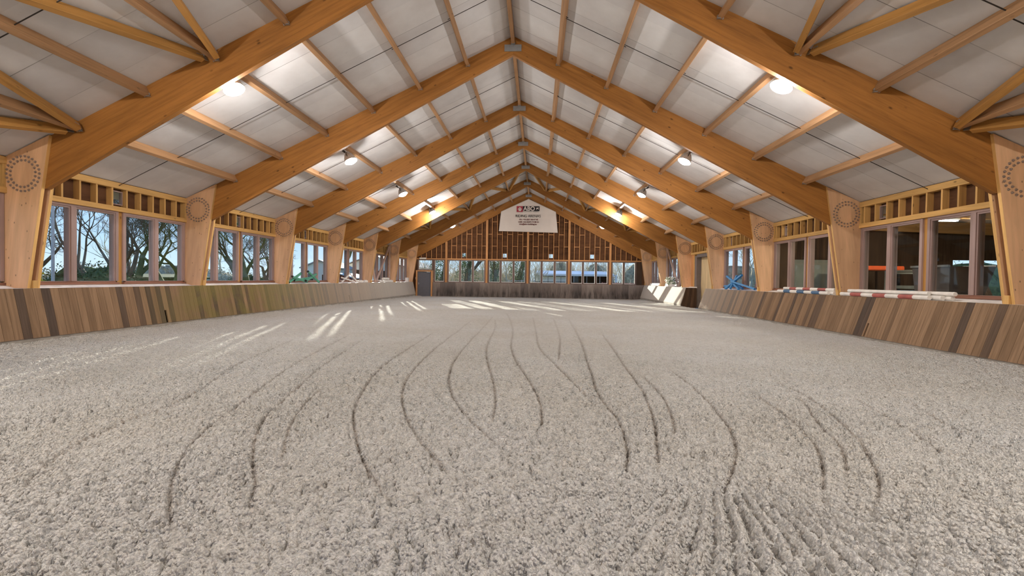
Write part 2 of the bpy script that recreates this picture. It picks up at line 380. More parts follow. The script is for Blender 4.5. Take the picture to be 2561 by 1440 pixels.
TRACKS = {   # furrows and tyre marks left by the drag harrow, in floor coordinates
 'a': [(-0.83,17.86),(-0.72,12.66),(-0.68,10.39),(-0.58,7.99),(-0.45,7.03),(-0.39,6.61),(-0.21,5.80),(-0.05,5.30),(0.10,4.88),(0.26,4.53),(0.41,4.22),(0.6,3.85)],
 'b': [(-0.67,17.03),(-0.36,13.74),(-0.27,10.78),(-0.14,9.11),(0.06,7.70),(0.25,6.49),(0.35,5.71),(0.40,5.09),(0.41,4.64),(0.40,4.40)],
 'c': [(-0.44,20.02),(0.06,15.00),(0.22,12.39),(0.27,10.24),(0.41,8.73),(0.60,7.40),(0.75,6.55),(0.84,5.92),(0.89,5.40),(0.90,4.85),(0.89,4.36)],
 'd': [(0.68,18.23),(0.82,12.96),(0.86,10.33),(0.98,9.04),(1.19,7.60),(1.38,6.24),(1.51,5.61)],
 'e': [(1.44,17.52),(1.44,13.07),(1.38,11.06),(1.25,8.86),(1.21,8.24)],
 'f': [(1.99,17.65),(1.92,12.70),(1.83,10.19),(1.71,8.31),(1.66,7.00),(1.60,6.09),(1.62,5.63),(1.67,5.10),(1.67,4.67),(1.63,4.26),(1.59,3.91),(1.51,3.58),(1.48,3.31)],
 'g': [(2.60,13.0),(2.49,11.24),(2.38,9.25),(2.27,7.45),(2.21,6.25),(2.12,5.47),(2.02,4.81),(1.91,4.28),(1.81,3.83),(1.74,3.52)],
 'h': [(2.41,7.30),(2.39,6.45),(2.38,5.78),(2.28,5.17),(2.18,4.67),(2.04,4.22)],
 'i': [(-1.40,16.07),(-1.27,11.31),(-1.19,8.95),(-1.05,7.23),(-0.94,6.34),(-0.76,5.58),(-0.55,4.93),(-0.32,4.37),(-0.06,3.86),(0.13,3.55),(0.28,3.28)],
 'j': [(-1.88,12.45),(-1.73,9.63),(-1.68,8.22),(-1.53,6.83),(-1.36,6.01),(-1.18,5.24),(-1.01,4.71),(-0.71,4.03),(-0.49,3.58),(-0.32,3.31),(-0.18,3.09),(0.00,2.85)],
 'k': [(-3.2,11.0),(-2.63,7.71),(-2.07,5.43),(-1.90,4.67),(-1.61,4.02),(-1.30,3.48),(-1.03,3.09),(-0.97,2.91),(-0.76,2.63)],
 'l': [(-3.8,11.5),(-3.12,7.64),(-2.23,4.47),(-2.09,3.94),(-1.76,3.29),(-1.51,2.93),(-1.21,2.56),(-0.99,2.34)],
 'm': [(-4.6,10.5),(-3.88,7.11),(-3.12,5.31),(-3.01,4.79),(-3.03,4.19),(-2.84,3.53),(-2.67,3.18),(-2.41,2.79)],
 'n': [(-1.92,6.13),(-1.65,4.81),(-1.31,3.97),(-1.02,3.38)],
 'p': [(3.0,8.0),(2.93,6.43),(2.86,5.76),(2.80,5.17),(2.70,4.63),(2.54,4.11),(2.34,3.69),(2.16,3.37),(2.03,3.14)],
 'q': [(3.63,6.51),(3.55,5.63),(3.49,5.07),(3.36,4.56),(3.29,4.26),(3.04,3.75),(2.85,3.43),(2.71,3.16)],
 'r': [(4.12,6.30),(4.04,5.89),(3.77,5.15),(3.60,4.72),(3.54,4.36),(3.30,3.90),(3.02,3.44)],
 's': [(4.20,7.07),(4.26,6.49),(4.14,5.62),(3.94,4.95),(3.78,4.47),(3.55,3.99),(3.35,3.61),(3.16,3.33),(2.88,2.97)],
 't': [(4.78,6.21),(4.69,5.68),(4.54,5.12),(4.40,4.61),(4.26,4.16),(4.17,3.79)],
 'u': [(5.36,6.36),(5.23,5.74),(4.96,4.95),(4.84,4.45),(4.75,4.03)]}
def smooth_line(pts, it=3):
    p = np.array(pts, float)
    for _ in range(it):
        q = np.empty((2 * len(p) - 2, 2)); q[0::2] = 0.75 * p[:-1] + 0.25 * p[1:]; q[1::2] = 0.25 * p[:-1] + 0.75 * p[1:]
        p = np.vstack([p[:1], q, p[-1:]])
    return p[::2]
def build_floor():
    ys = [0.9]
    while ys[-1] < 38.85: ys.append(ys[-1] + max(0.0070, 0.0037 * ys[-1]))
    ys = np.array(ys); NC = 1620
    u = np.linspace(0, 1, NC)
    xl = np.maximum(-9.24, cx - 1.22 * ys - 1.4); xr = np.minimum(9.12, cx + 1.22 * ys + 1.4)
    X = xl[:, None] + (xr - xl)[:, None] * u[None, :]; Y = np.repeat(ys[:, None], NC, 1)
    x, y = X.ravel(), Y.ravel()
    sm = lambda a, b, v: np.clip((v - a) / (b - a), 0, 1) ** 2 * (3 - 2 * np.clip((v - a) / (b - a), 0, 1))
    z = -0.08 * sm(22, 38, y)
    z += 0.03 * perlin(x * 0.5, y * 0.5, 1)
    wx_, wy_ = x + 0.05 * perlin(x * 6, y * 6, 7), y + 0.05 * perlin(x * 6, y * 6, 8)
    fade1 = 1 - 0.55 * sm(9, 16, y); fade2 = 1 - 0.85 * sm(4.5, 8, y)
    clump = np.abs(perlin(wx_ * 10, wy_ * 10, 2)) * 0.036 + np.abs(perlin(wx_ * 19, wy_ * 21, 3)) * 0.026 * fade1
    amp = 0.80 + 0.5 * perlin(x * 0.9, y * 0.9, 5)
    nr_ = np.where(y < 13.5)[0]; cx_, cy_ = wx_[nr_], wy_[nr_]
    clump[nr_] += (1.05 * crumbs(cx_, cy_, 0.058, 41) + 0.95 * crumbs(cx_ + 0.3, cy_, 0.031, 42) * (1 - 0.8 * sm(4.5, 8, cy_))) * (1 - sm(8, 13, cy_))
    z += (clump - 0.06) * amp * (1.05 - 0.50 * sm(3, 18, y))
    # harrow ripples: across the arena on one side, fanning out from the turning point on the other
    ph1 = (y + 0.16 * x + 0.08 * perlin(x * 1.2, y * 1.2, 9)) / 0.085
    w1 = sm(1.2, -0.8, x) * (1 - 0.6 * sm(5, 9, y)) * (0.6 + 0.8 * perlin(x * 0.8, y * 0.8, 12))
    dx, dy = x - 2.35, y - 4.1; rad = np.hypot(dx, dy); th = np.arctan2(dx, -dy)
    ph2 = (th * 1.55 + 0.05 * perlin(x * 1.5, y * 1.5, 10)) / 0.105
    w2 = sm(3.6, 3.0, y) * sm(-0.4, 0.8, x)
    z += 0.016 * np.sin(2 * PI * ph1) * np.clip(w1, 0, 1) + 0.027 * np.sin(2 * PI * ph2) * w2
    fur = np.zeros_like(z)
    for key, pts in TRACKS.items():
        p = smooth_line(pts); lo = p.min(0) - 0.35; hi = p.max(0) + 0.35
        idx = np.where((x > lo[0]) & (x < hi[0]) & (y > lo[1]) & (y < hi[1]))[0]
        if not len(idx): continue
        px_, py_ = x[idx], y[idx]; best = np.full(len(idx), 9.0); sb = np.zeros(len(idx)); acc = 0.0; sgn = np.zeros(len(idx))
        for a, b in zip(p[:-1], p[1:]):
            d = b - a; L = np.hypot(*d)
            if L < 1e-6: continue
            tt = np.clip(((px_ - a[0]) * d[0] + (py_ - a[1]) * d[1]) / (L * L), 0, 1)
            qx, qy = px_ - a[0] - tt * d[0], py_ - a[1] - tt * d[1]; dd = np.hypot(qx, qy); m_ = dd < best
            best[m_] = dd[m_]; sb[m_] = acc + tt[m_] * L; sgn[m_] = np.sign(d[0] * qy - d[1] * qx)[m_]; acc += L
        wig = best + 0.010 * perlin(px_ * 14, py_ * 14, 31)
        endf = np.clip(np.minimum(sb, acc - sb) / 0.5, 0.15, 1) * (1 - 0.65 * sm(7, 15, py_))
        wd = 0.014 + 0.0011 * np.clip(py_ - 4, 0, 20)
        g = np.exp(-(wig / wd) ** 2); sh = np.exp(-((wig - wd * 2.4) / (wd * 1.2)) ** 2)
        pit = 0.55 + 1.1 * np.abs(perlin(px_ * 9, py_ * 5, 33)) * 2; z[idx] += endf * (-0.028 * g * pit + 0.008 * sh); fur[idx] = np.maximum(fur[idx], endf * g)
        if key in 'kfqs':   # tyre lugs beside the furrow
            side = np.where(sgn > 0, best, -best) + 0.09
            lug = np.maximum(0, np.sin(2 * PI * (sb / 0.105 + np.abs(side) * 3.0))) * np.exp(-(side / 0.075) ** 4)
            z[idx] += 0.036 * lug * endf - 0.020 * np.exp(-(side / 0.09) ** 4) * endf
    # sand banked up against the kick walls
    ed = np.minimum(x + 9.24, 9.12 - x)
    z += (0.045 + 0.03 * perlin(x * 2.2, y * 2.2, 20)) * sm(0.75, 0.1, ed)
    co = np.stack([x, y, z], 1); nr = len(ys)
    i = np.arange((nr - 1) * (NC - 1)); rI, cI = i // (NC - 1), i % (NC - 1); a = rI * NC + cI
    faces = np.stack([a, a + 1, a + NC + 1, a + NC], 1)
    n0 = len(co)
    base = np.array([(-10.2, -0.9, -0.16), (10.4, -0.9, -0.16), (10.4, 39.7, -0.16), (-10.2, 39.7, -0.16), (-9.3, -0.8, 0.0), (9.2, -0.8, 0.0), (9.2, 0.9, 0.0), (-9.3, 0.9, 0.0), (-9.3, 9.0, 0.0), (9.2, 9.0, 0.0)])
    bf = np.array([(0, 1, 2, 3), (4, 5, 6, 7)]) + n0
    # corners beside the camera that the fine grid does not reach
    co = np.vstack([co, base]); extra = []
    V = [tuple(v) for v in []]
    faces = np.vstack([faces, bf])
    me = bpy.data.meshes.new('floor'); me.vertices.add(len(co)); me.vertices.foreach_set('co', co.ravel().astype(np.float32))
    nf = len(faces); me.loops.add(nf * 4); me.loops.foreach_set('vertex_index', faces.ravel().astype(np.int32))
    me.polygons.add(nf); me.polygons.foreach_set('loop_start', (np.arange(nf) * 4).astype(np.int32)); me.polygons.foreach_set('use_smooth', [True] * nf)
    me.update(calc_edges=True); me.validate()
    at = me.attributes.new('furrow', 'FLOAT', 'POINT'); at.data.foreach_set('value', np.concatenate([fur, np.zeros(len(base))]).astype(np.float32))
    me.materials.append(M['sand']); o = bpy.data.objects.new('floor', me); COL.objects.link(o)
    tag(o, 'pale grey harrowed sand floor with curved furrows and tyre marks', 'floor', kind='structure')
build_floor()

# ------------------------------------------------------------------ roof
def ceiling(s):
    b = MB(); y0, y1 = -0.85, 39.75; xe = 10.7
    a, c = (0, roof_z(0)), (s * xe, roof_z(xe)); t = 0.10
    poly = [a, c, (c[0], c[1] + t), (0, a[1] + t)]
    if s < 0: poly = poly[::-1]
    b.prism(poly, y0, y1, (s, 0, -0.484))
    o = b.build('ceiling', M['roof']); tag(o, f'white panelled roof slope on the {side_word(s)}, joints running down the slope', 'ceiling', kind='structure')
ceiling(-1); ceiling(1)

# ------------------------------------------------------------------ portal frames
def bolt_mesh():
    b = MB(); b.tube([(0, 0, 0), (0, -0.006, 0)], 0.025, 12); b.tube([(0, -0.006, 0), (0, -0.024, 0)], 0.0165, 6); b.dome((0, -0.024, 0), (0, -1, 0), 0.011, 0.009, 6, 2)
    return b.mesh('bolt', M['bolt'])
BOLT = bolt_mesh()
def half_frame(root, y, s, apex=8.05):
    xin_b, xin_t, xout = 9.55, 9.02, 10.26       # inner edge at the ledge / at the top, outer edge
    def xin(z): return 9.55 - (z - LEDGE) * (9.55 - 9.235) / (3.12 - LEDGE)
    ztop_in = roof_z(xin(4.05)) - 0.02
    plank = [(s * xin(0.0), 0.0), (s * xout, 0.0), (s * xout, roof_z(xout)), (s * xin(ztop_in), ztop_in)]
    if s < 0: plank = plank[::-1]
    for d in (-1, 1):
        b = MB(); b.prism(plank, y + d * 0.058, y + d * 0.122, (s * -0.1, 0, 1))
        n4 = (2 + 3) if s > 0 else (2 + 3); b.m[n4] = 1; b.build('column_plank', [M['column'], M['stud']], root)  # golden second material paints in the lamplight on the inner edge
    b = MB()
    xe = 10.0
    pts = [(0, apex), (s * 9.215, soffit_z(9.215)), (s * xe, soffit_z(9.215) + 0.15), (s * xe, roof_z(xe)), (0, roof_z(0))]
    if s < 0: pts = pts[::-1]
    b.prism(pts, y - 0.055, y + 0.055, (s * 1, 0, -0.51)); b.build('rafter', M['rafter'], root)
    b = MB(); b.box(s * 9.50, s * 9.66, y - 0.05, y + 0.05, LEDGE, LEDGE + 0.16, (0, 0, 1)); b.build('foot_block', M['stud'], root)
    for n, rad, off in ((26, 0.355, 0.0), (20, 0.272, 0.12)):        # two rings of bolts through the knee
        for i in range(n):
            a = 2 * PI * i / n + off; ro = bpy.data.objects.new('bolt', BOLT); COL.objects.link(ro); ro.parent = root; ro.location = (s * 9.63 + rad * math.cos(a), y - 0.122, 3.40 + rad * math.sin(a))
for k, y in enumerate(FY):
    root = empty('portal_frame', (0, y, 0))
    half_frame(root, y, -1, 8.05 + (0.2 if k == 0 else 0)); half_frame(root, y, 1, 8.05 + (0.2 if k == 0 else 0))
    b = MB(); b.box(-0.25, 0.25, y - 0.085, y - 0.055, 8.15, 8.34); b.box(-0.25, 0.25, y + 0.055, y + 0.085, 8.15, 8.34)
    for i in range(5):
        for zz in (8.2, 8.29): b.dome((-0.2 + 0.1 * i, y - 0.085, zz), (0, -1, 0), 0.012, 0.01, 6, 2)
    b.build('ridge_plate', M['steel'], root); reloc(root)
    lab = ['laminated timber portal frame nearest the camera, its knees at both picture edges', 'laminated timber portal frame, second from the camera, bolt rings at its knees', 'laminated timber portal frame, third from the camera', 'laminated timber portal frame, fourth from the camera, beside the plywood door',
           'laminated timber portal frame, fifth from the camera, lit yellow by the lamps on it', 'laminated timber portal frame, sixth from the camera, carrying the roof brace feet', 'laminated timber portal frame against the far gable wall above the grey door'][k]
    tag(root, lab, 'portal frame', 'portal frames across the arena')

# ------------------------------------------------------------------ purlins, sag rods, roof braces
PROTO = None
def purlin(bay, x):
    """bay 0 runs from behind the nearest frame; purlins sit between two frames."""
    y1 = FY[bay] - 0.058; y0 = FY[bay] - BAY + 0.058
    s = 1 if x > 0 else -1
    n = Vector((s * 0.484, 0, 1)).normalized() if x else Vector((0, 0, 1))
    h, wd = 0.21, 0.10
    ztop = roof_z(x) - (0.0 if x else 0.03)
    c = Vector((x, 0, ztop)) - n * (h / 2 + 0.002)
    root = empty('purlin', (c.x, y1, c.z))
    b = MB(); b.beam((0, y0 - y1, 0), (0, 0, 0), wd, h, n); b.build('beam', M['purlin'], root)
    b = MB()
    for e, d in ((-0.032, 1), (y0 - y1 + 0.032, -1)):
        b.beam(n * (-h / 2 - 0.004) + Vector((-0.055, e, 0)), n * (-h / 2 - 0.004) + Vector((0.055, e, 0)), 0.05, 0.012, n, 0.001)
        b.beam(n * (-h / 2 + 0.04) + Vector((0, e + d * 0.004, 0)), n * (-h / 2) + Vector((0, e + d * 0.004, 0)), wd + 0.03, 0.012, (0, 1, 0), 0.001)
    b.build('hanger', M['steel'], root)
    ii = 0 if not x else PXS.index(abs(x)) + 1
    where = 'bay nearest the camera' if bay == 0 else f'between {ORD[bay-1]} and {ORD[bay]} frames'
    rank = 'ridge purlin along the roof peak' if not x else f'{side_word(x)} slope purlin, {["first", "second", "third", "fourth", "fifth", "lowest"][ii-1]} down from the ridge'
    tag(root, f'{rank}, {where}', 'purlin', 'roof purlins')
for bay in range(NF):
    for x in [0.0] + [s * v for v in PXS for s in (-1, 1)]: purlin(bay, x)
for bay in range(NF):
    ym = FY[bay] - BAY / 2 + 0.02
    for s in (-1, 1):
        b = MB()
        xs = [0.09] + PXS + [9.95]
        for i, (xa, xb) in enumerate(zip(xs[:-1], xs[1:])):
            yy = ym + (0.035 if i % 2 else -0.035)
            b.tube([(s * (xa - 0.06), yy, roof_z(xa - 0.06) - 0.10), (s * (xb + 0.06), yy, roof_z(xb + 0.06) - 0.10)], 0.009, 6)
        o = b.build('sag_rod', M['rod'])
        where = 'in the bay nearest the camera' if bay == 0 else f'between {ORD[bay-1]} and {ORD[bay]} frames'
        tag(o, f'thin dark tie rod down the {side_word(s)} roof slope {where}', 'tie rod', 'tie rods through the purlins')
def roof_brace(bay, s, i, j):
    """from the foot at purlin line i on the bay's far frame to purlin line j on its near frame"""
    xs = [0.0] + PXS
    pz = lambda x: roof_z(x) - 0.135
    d = -1 if j < i else 1
    a = Vector((s * (xs[i] + d * 0.11), FY[bay] - 0.06, pz(xs[i]) - 0.015)); c = Vector((s * (xs[j] - d * 0.14), FY[bay] - BAY + 0.12, pz(xs[j]) + 0.01))
    root = empty('roof_brace', tuple(a))
    n = Vector((s * 0.484, 0, 1)).normalized(); dr = (c - a).normalized()
    b = MB(); b.beam(dr * 0.14, c - a, 0.11, 0.175, n); b.build('strut', M['brace'], root)
    b = MB(); b.beam((0, 0, 0), dr * 0.30, 0.014, 0.09, n, 0.001)
    for q in range(4):
        pt = dr * (0.18 + 0.03 * q); sd = dr.cross(n); b.tube([pt - sd * 0.066, pt + sd * 0.066], 0.008, 6)
    b.build('brace_shoe', M['steel'], root)
    dirw = 'up' if j < i else 'down'
    loc = 'nearest frame' if bay == 0 else 'sixth frame'
    tag(root, f'{side_word(s)} slope roof brace from {loc}, foot at {["ridge", "first", "second", "third", "fourth", "fifth", "lowest"][i]} purlin, running {dirw} the slope', 'roof brace', 'diagonal roof braces')
for s in (-1, 1):
    for i in (4, 6):
        roof_brace(0, s, i, i - 1)
        if i + 1 <= 6: roof_brace(0, s, i, i + 1)
    for i in (1, 3, 5):
        roof_brace(5, s, i, i - 1); roof_brace(5, s, i, i + 1)
# eave-end braces of the nearest bay run to the wall plate
def eave_brace(s):
    a = Vector((s * 8.62, FY[0] - 0.06, roof_z(8.55) - 0.17)); c = Vector((s * 9.9, FY[0] - 3.9, roof_z(9.9) - 0.16))
    root = empty('roof_brace', tuple(a)); n = Vector((s * 0.484, 0, 1)).normalized(); dr = (c - a).normalized()
    b = MB(); b.beam(dr * 0.14, c - a, 0.11, 0.175, n); b.build('strut', M['brace'], root)
    b = MB(); b.beam((0, 0, 0), dr * 0.30, 0.014, 0.09, n, 0.001); b.build('brace_shoe', M['steel'], root)
    tag(root, f'{side_word(s)} slope roof brace from nearest frame down to the eave beam', 'roof brace', 'diagonal roof braces')
eave_brace(-1); eave_brace(1)
def wall_brace(s, p0, p1, lab, wd=0.11):
    b = MB(); b.beam((s * 9.87, p0[0], p0[1]), (s * 9.87, p1[0], p1[1]), 0.10, wd, (0, 1, 0.01)); o = b.build('wall_brace', M['wallbrace']); tag(o, lab, 'wall brace', 'timber wall braces near the far gable')
for s in (-1, 1):
    sw = side_word(s)
    wall_brace(s, (34.02, LEDGE), (34.02, 3.72), f'upright timber brace post before the sixth frame, {sw} wall', 0.12)
    wall_brace(s, (33.90, 3.62), (31.22, LEDGE + 0.03), f'long diagonal timber brace crossing the {sw} window before the sixth frame', 0.12)
    wall_brace(s, (29.50, 3.62), (31.06, LEDGE + 0.03), f'short diagonal timber brace beside the fifth frame, {sw} wall', 0.10)

# ------------------------------------------------------------------ side walls: framing, windows, ledges
WIN = [0]
def window_unit(s, y0, y1, label, panes=2, z0=1.128, z1=3.0):
    WIN[0] += 1
    root = empty(f'window_{WIN[0]}'); b = MB()
    X0, X1 = s * (WX + 0.03), s * (WX + 0.22)
    fw = 0.075; mw = 0.12
    b.box(X0, X1, y0, y0 + fw, z0 + 0.08, z1); b.box(X0, X1, y1 - fw, y1, z0 + 0.08, z1)
    b.box(X0, X1, y0 + fw, y1 - fw, z1 - 0.05, z1)
    edges = [y0 + fw]
    for i in range(1, panes):
        c = y0 + (y1 - y0) * i / panes; b.box(X0, X1, c - mw / 2, c + mw / 2, z0 + 0.08, z1 - 0.05); edges += [c - mw / 2, c + mw / 2]
    edges.append(y1 - fw)
    for i in range(panes):                                       # stepped sash inside each light
        a, c = edges[2 * i], edges[2 * i + 1]; q0, q1 = s * (WX + 0.05), s * (WX + 0.13); t = 0.035
        b.box(q0, q1, a, a + t, z0 + 0.08, z1 - 0.05); b.box(q0, q1, c - t, c, z0 + 0.08, z1 - 0.05); b.box(q0, q1, a + t, c - t, z1 - 0.09, z1 - 0.05)
    b.build('frame', M['joinery'], root)
    b = MB(); b.box(s * (WX + 0.0), s * (WX + 0.10), y0, y1, z0, z0 + 0.05); b.box(s * (WX + 0.04), s * (WX + 0.10), y0 + fw, y1 - fw, z0 + 0.05, z0 + 0.08); b.build('bottom_rail', M['rail'], root)
    b = MB(); b.box(s * (WX + 0.102), s * (WX + 0.30), y0, y1, z0 - 0.02, z0 + 0.078); b.build('outer_sill', M['bead'], root)
    for i in range(panes):
        a, c = edges[2 * i] + 0.03, edges[2 * i + 1] - 0.03
        b = MB(); b.box(s * (WX + 0.082), s * (WX + 0.088), a, c, z0 + 0.07, z1 - 0.08); b.build('pane', M['glass'], root)
    tag(root, label, 'window', kind='structure')
def vent_window(s, y0, y1, z0, z1, label):
    WIN[0] += 1
    root = empty(f'window_{WIN[0]}'); b = MB(); X0, X1 = s * (WX + 0.10), s * (WX + 0.18); t = 0.025
    b.box(X0, X1, y0, y0 + t, z0, z1); b.box(X0, X1, y1 - t, y1, z0, z1); b.box(X0, X1, y0 + t, y1 - t, z0, z0 + t); b.box(X0, X1, y0 + t, y1 - t, z1 - t, z1)
    b.build('frame', M['joinery'], root)
    b = MB(); b.box(s * (WX + 0.138), s * (WX + 0.143), y0 + t, y1 - t, z0 + t, z1 - t); b.build('pane', M['glass'], root)
    tag(root, label, 'window', kind='structure')
DOOR_BAY = 4
for s in (-1, 1):
    sw = side_word(s)
    wl = empty(f'wall_{sw}')
    tag(wl, f'{sw} long wall of timber framing above and below its windows', 'wall', kind='structure')
    for bay in range(-1, NF):
        ya, yb = (FY[bay - 1] if bay > 0 else FY[0] - BAY * (1 - bay)) + 0.122, (FY[bay] if bay >= 0 else FY[0] - BAY) - 0.122
        if bay == -1: ya = -0.75
        door = (s > 0 and bay == DOOR_BAY)
        b = MB(); b.beam((s * (WX + 0.05), ya, 3.665), (s * (WX + 0.05), yb, 3.665), 0.14, 0.15); b.build('eave_beam', M['stud'], wl)
        b = MB(); b.beam((s * (WX + 0.06), ya, 3.065), (s * (WX + 0.06), yb, 3.065), 0.16, 0.125); b.build('header', M['stud'], wl)
        b = MB(); b.box(s * (WX + 0.01), s * (WX + 0.25), ya, yb, 3.73, roof_z(WX) + 0.05); b.build('eave_filler', M['backing'], wl)
        if bay < 0:
            b = MB(); b.box(s * (WX + 0.03), s * (WX + 0.2), ya, yb, -0.1, 1.05); b.build('apron', M['backing'], wl)
            b = MB(); b.box(s * (WX + 0.15), s * (WX + 0.2), ya, yb, 3.1, 3.75); b.build('backing', M['backing'], wl); continue
        # vent light: in the middle cell of the bay (further along on the shed side)
        vy = FY[bay] - BAY + (2.38 if s < 0 else 3.83)
        sts = [FY[bay] - BAY + 0.60 + 0.43 * i + (0 if s < 0 else 0.22) for i in range(10)]
        va = max(t for t in sts if t <= vy + 0.05) + 0.0225; vb = va + 0.43 - 0.045
        for t in sts:
            if ya + 0.1 < t < yb - 0.06:
                b = MB(); b.box(s * WX, s * (WX + 0.15), t - 0.0225, t + 0.0225, 3.127, 3.592); b.build('stud', M['stud'], wl)
        for t in (ya + 0.03, yb - 0.03):
            b = MB(); b.box(s * WX, s * (WX + 0.15), t - 0.03, t + 0.03, 3.127, 3.592); b.build('stud', M['stud'], wl)
        b = MB(); B0, B1 = s * (WX + 0.15), s * (WX + 0.20)
        if door: b.box(B0, B1, ya, yb, 3.0, 3.75, (0, 1, 0))
        else:
            b.box(B0, B1, ya, va, 3.0, 3.75, (0, 1, 0)); b.box(B0, B1, vb, yb, 3.0, 3.75, (0, 1, 0)); b.box(B0, B1, va, vb, 3.0, 3.18, (0, 1, 0)); b.box(B0, B1, va, vb, 3.54, 3.75, (0, 1, 0))
        b.build('backing', M['backing'], wl)
        if not door:
            vent_window(s, va, vb, 3.18, 3.54, f'small square vent light over the {sw} windows, ' + ('nearest bay' if bay == 0 else f'{ORD[bay-1]} to {ORD[bay]} frame'))
            b = MB(); b.box(s * (WX + 0.03), s * (WX + 0.2), ya, yb, -0.1, 1.05); b.build('apron', M['backing'], wl)
            pm = FY[bay] - BAY + 2.60
            b = MB(); b.box(s * (WX + 0.075), s * (WX + 0.2), pm - 0.07, pm + 0.07, LEDGE, 3.0); b.build('post', M['brace'], wl)
            for q, (a, c) in enumerate(((ya + 0.01, pm - 0.072), (pm + 0.072, yb - 0.01))):
                window_unit(s, a, c, f'{sw} wall two-light brown window, {("nearer" if q == 0 else "farther")} half, ' + ('bay nearest the camera' if bay == 0 else f'{ORD[bay-1]} to {ORD[bay]} frame'))
        else:
            for t, wd, mt in ((28.60, 0.10, 'stud'), (25.02, 0.10, 'stud')):
                b = MB(); b.box(s * (WX + 0.0), s * (WX + 0.14), t - wd / 2, t + wd / 2, -0.1, 3.0); b.build('post', M[mt], wl)
            b = MB(); b.box(s * (WX + 0.03), s * (WX + 0.2), 28.65, yb, -0.1, 3.0, (0, 0, 1)); b.build('apron', M['gable'], wl)
            b = MB(); b.box(s * (WX + 0.03), s * (WX + 0.2), ya, 24.97, -0.1, 3.0, (0, 0, 1)); b.build('apron', M['gable'], wl)

# sliding plywood door in the right wall
d2 = empty('door_2')
b = MB(); b.box(10.02, 10.34, 28.20, 28.55, -0.1, 2.92, (0, 0, 1)); b.box(10.02, 10.34, 25.07, 28.20, 2.82, 2.99); b.box(10.02, 10.34, 25.07, 25.15, -0.1, 2.82); b.build('frame', M['jamb'], d2)
b = MB(); b.box(10.28, 10.33, 25.15, 28.20, -0.1, 2.82, (0, 0, 1)); b.build('leaf', M['ply'], d2)
b = MB(); b.tube([(10.25, 25.5, 0.9), (10.25, 25.5, 1.2)], 0.014, 8); b.box(10.24, 10.29, 25.48, 25.52, 0.9, 0.93); b.box(10.24, 10.29, 25.48, 25.52, 1.17, 1.2); b.build('handle', M['steel'], d2)
tag(d2, 'tall pale plywood door in the gap of the right kick wall', 'door', kind='structure')

# ------------------------------------------------------------------ kick walls
def slant_boards(b, s, y0, y1, xb, xt, z0, z1, wd, slots=(), th=0.035):
    y = y0
    while y < y1 - 0.02:
        w_ = min(wd * R.uniform(0.92, 1.08), y1 - y); a, c = y + 0.003, y + w_ - 0.003
        t = R.choice([R.uniform(0.0, 0.30)] + [R.uniform(0.3, 1)] * 4)
        zl = z0
        for q in slots:
            if a <= q <= c:
                a2 = q + 0.03
                def X(z): return xb + (xt - xb) * (z - z0) / (z1 - z0)
                # board notched at its foot
                c0 = q - 0.03
                for (p, r_) in ((a, c0), (a2, c)):
                    if r_ - p > 0.01: _board(b, s, p, r_, xb, xt, z0, z0 + 0.34, z0, z1, th, t)
                zl = z0 + 0.34
        _board(b, s, a, c, xb, xt, zl, z1, z0, z1, th, t); y += w_
def _board(b, s, a, c, xb, xt, za, zb, z0, z1, th, t):
    X = lambda z: xb + (xt - xb) * (z - z0) / (z1 - z0)
    vs = []
    for z in (za, zb):
        for yy in (a, c):
            vs.append((s * X(z), yy, z)); vs.append((s * (X(z) + th), yy, z))
    # 0:(a,in,zl) 1:(a,out) 2:(c,in) 3:(c,out) 4..7 top
    fs = [(0, 2, 6, 4), (1, 5, 7, 3), (0, 4, 5, 1), (2, 3, 7, 6), (4, 6, 7, 5), (0, 1, 3, 2)]
    if s > 0: fs = [f[::-1] for f in fs]
    b.add(vs, fs, (s * (xt - xb), 0, z1 - z0), 0, t)
def end_panel(s, y, xb, xt, parent):
    b = MB()
    n = 5
    for i in range(n):
        f0, f1 = i / n, (i + 1) / n
        p = lambda f, z: (s * ((xb + (xt - xb) * z / LEDGE) * (1 - f) + WX * f))
        vs = [(p(f0, 0) + s * 0.002, y, -0.1), (p(f1, 0) - s * 0.002, y, -0.1), (p(f1, LEDGE) - s * 0.002, y, LEDGE - 0.02), (p(f0, LEDGE) + s * 0.002, y, LEDGE - 0.02)]
        vs += [(v[0], v[1] + 0.03, v[2]) for v in vs]
        b.add(vs, [(0, 1, 2, 3), (7, 6, 5, 4), (0, 4, 5, 1), (1, 5, 6, 2), (2, 6, 7, 3), (3, 7, 4, 0)], (0, 0, 1), 0, R.random())
    b.build('end_boards', M['kickE'], parent, True)
def kick(name, s, y0, y1, xb, xt, mat, label, slots=(), end=None):
    root = empty(name)
    b = MB(); slant_boards(b, s, y0, y1, xb, xt, 0.085, LEDGE, 0.172, slots); b.build('boards', mat, root, True)
    b = MB(); b.box(s * (xb + 0.015), s * (xb + 0.12), y0, y1, -0.15, 0.083); b.build('plinth', M['concrete'], root)
    b = MB(); pr = [(s * (xt + 0.006), LEDGE - 0.035), (s * (WX + 0.03), LEDGE - 0.035), (s * (WX + 0.03), 1.126), (s * (WX - 0.04), 1.115), (s * (WX - 0.17), LEDGE - 0.002), (s * (xt + 0.006), LEDGE - 0.002)]
    b.prism(pr if s > 0 else pr[::-1], y0, y1, (0, 1, 0)); b.build('ledge', M['ledge'], root)
    b = MB(); b.box(s * (xb + 0.30), s * (xb + 0.33), y0, y1, -0.1, LEDGE - 0.3); b.build('back_board', M['shedwood'], root)
    if end is not None: end_panel(s, end, xb, xt, root)
    tag(root, label, 'kick wall', kind='structure')
kick('baseboard_left', -1, -0.7, 38.95, 9.20, 9.42, M['kickL'], 'sloping brown plank kick wall along the left side, mossy green in the middle', (12.49, 25.2))
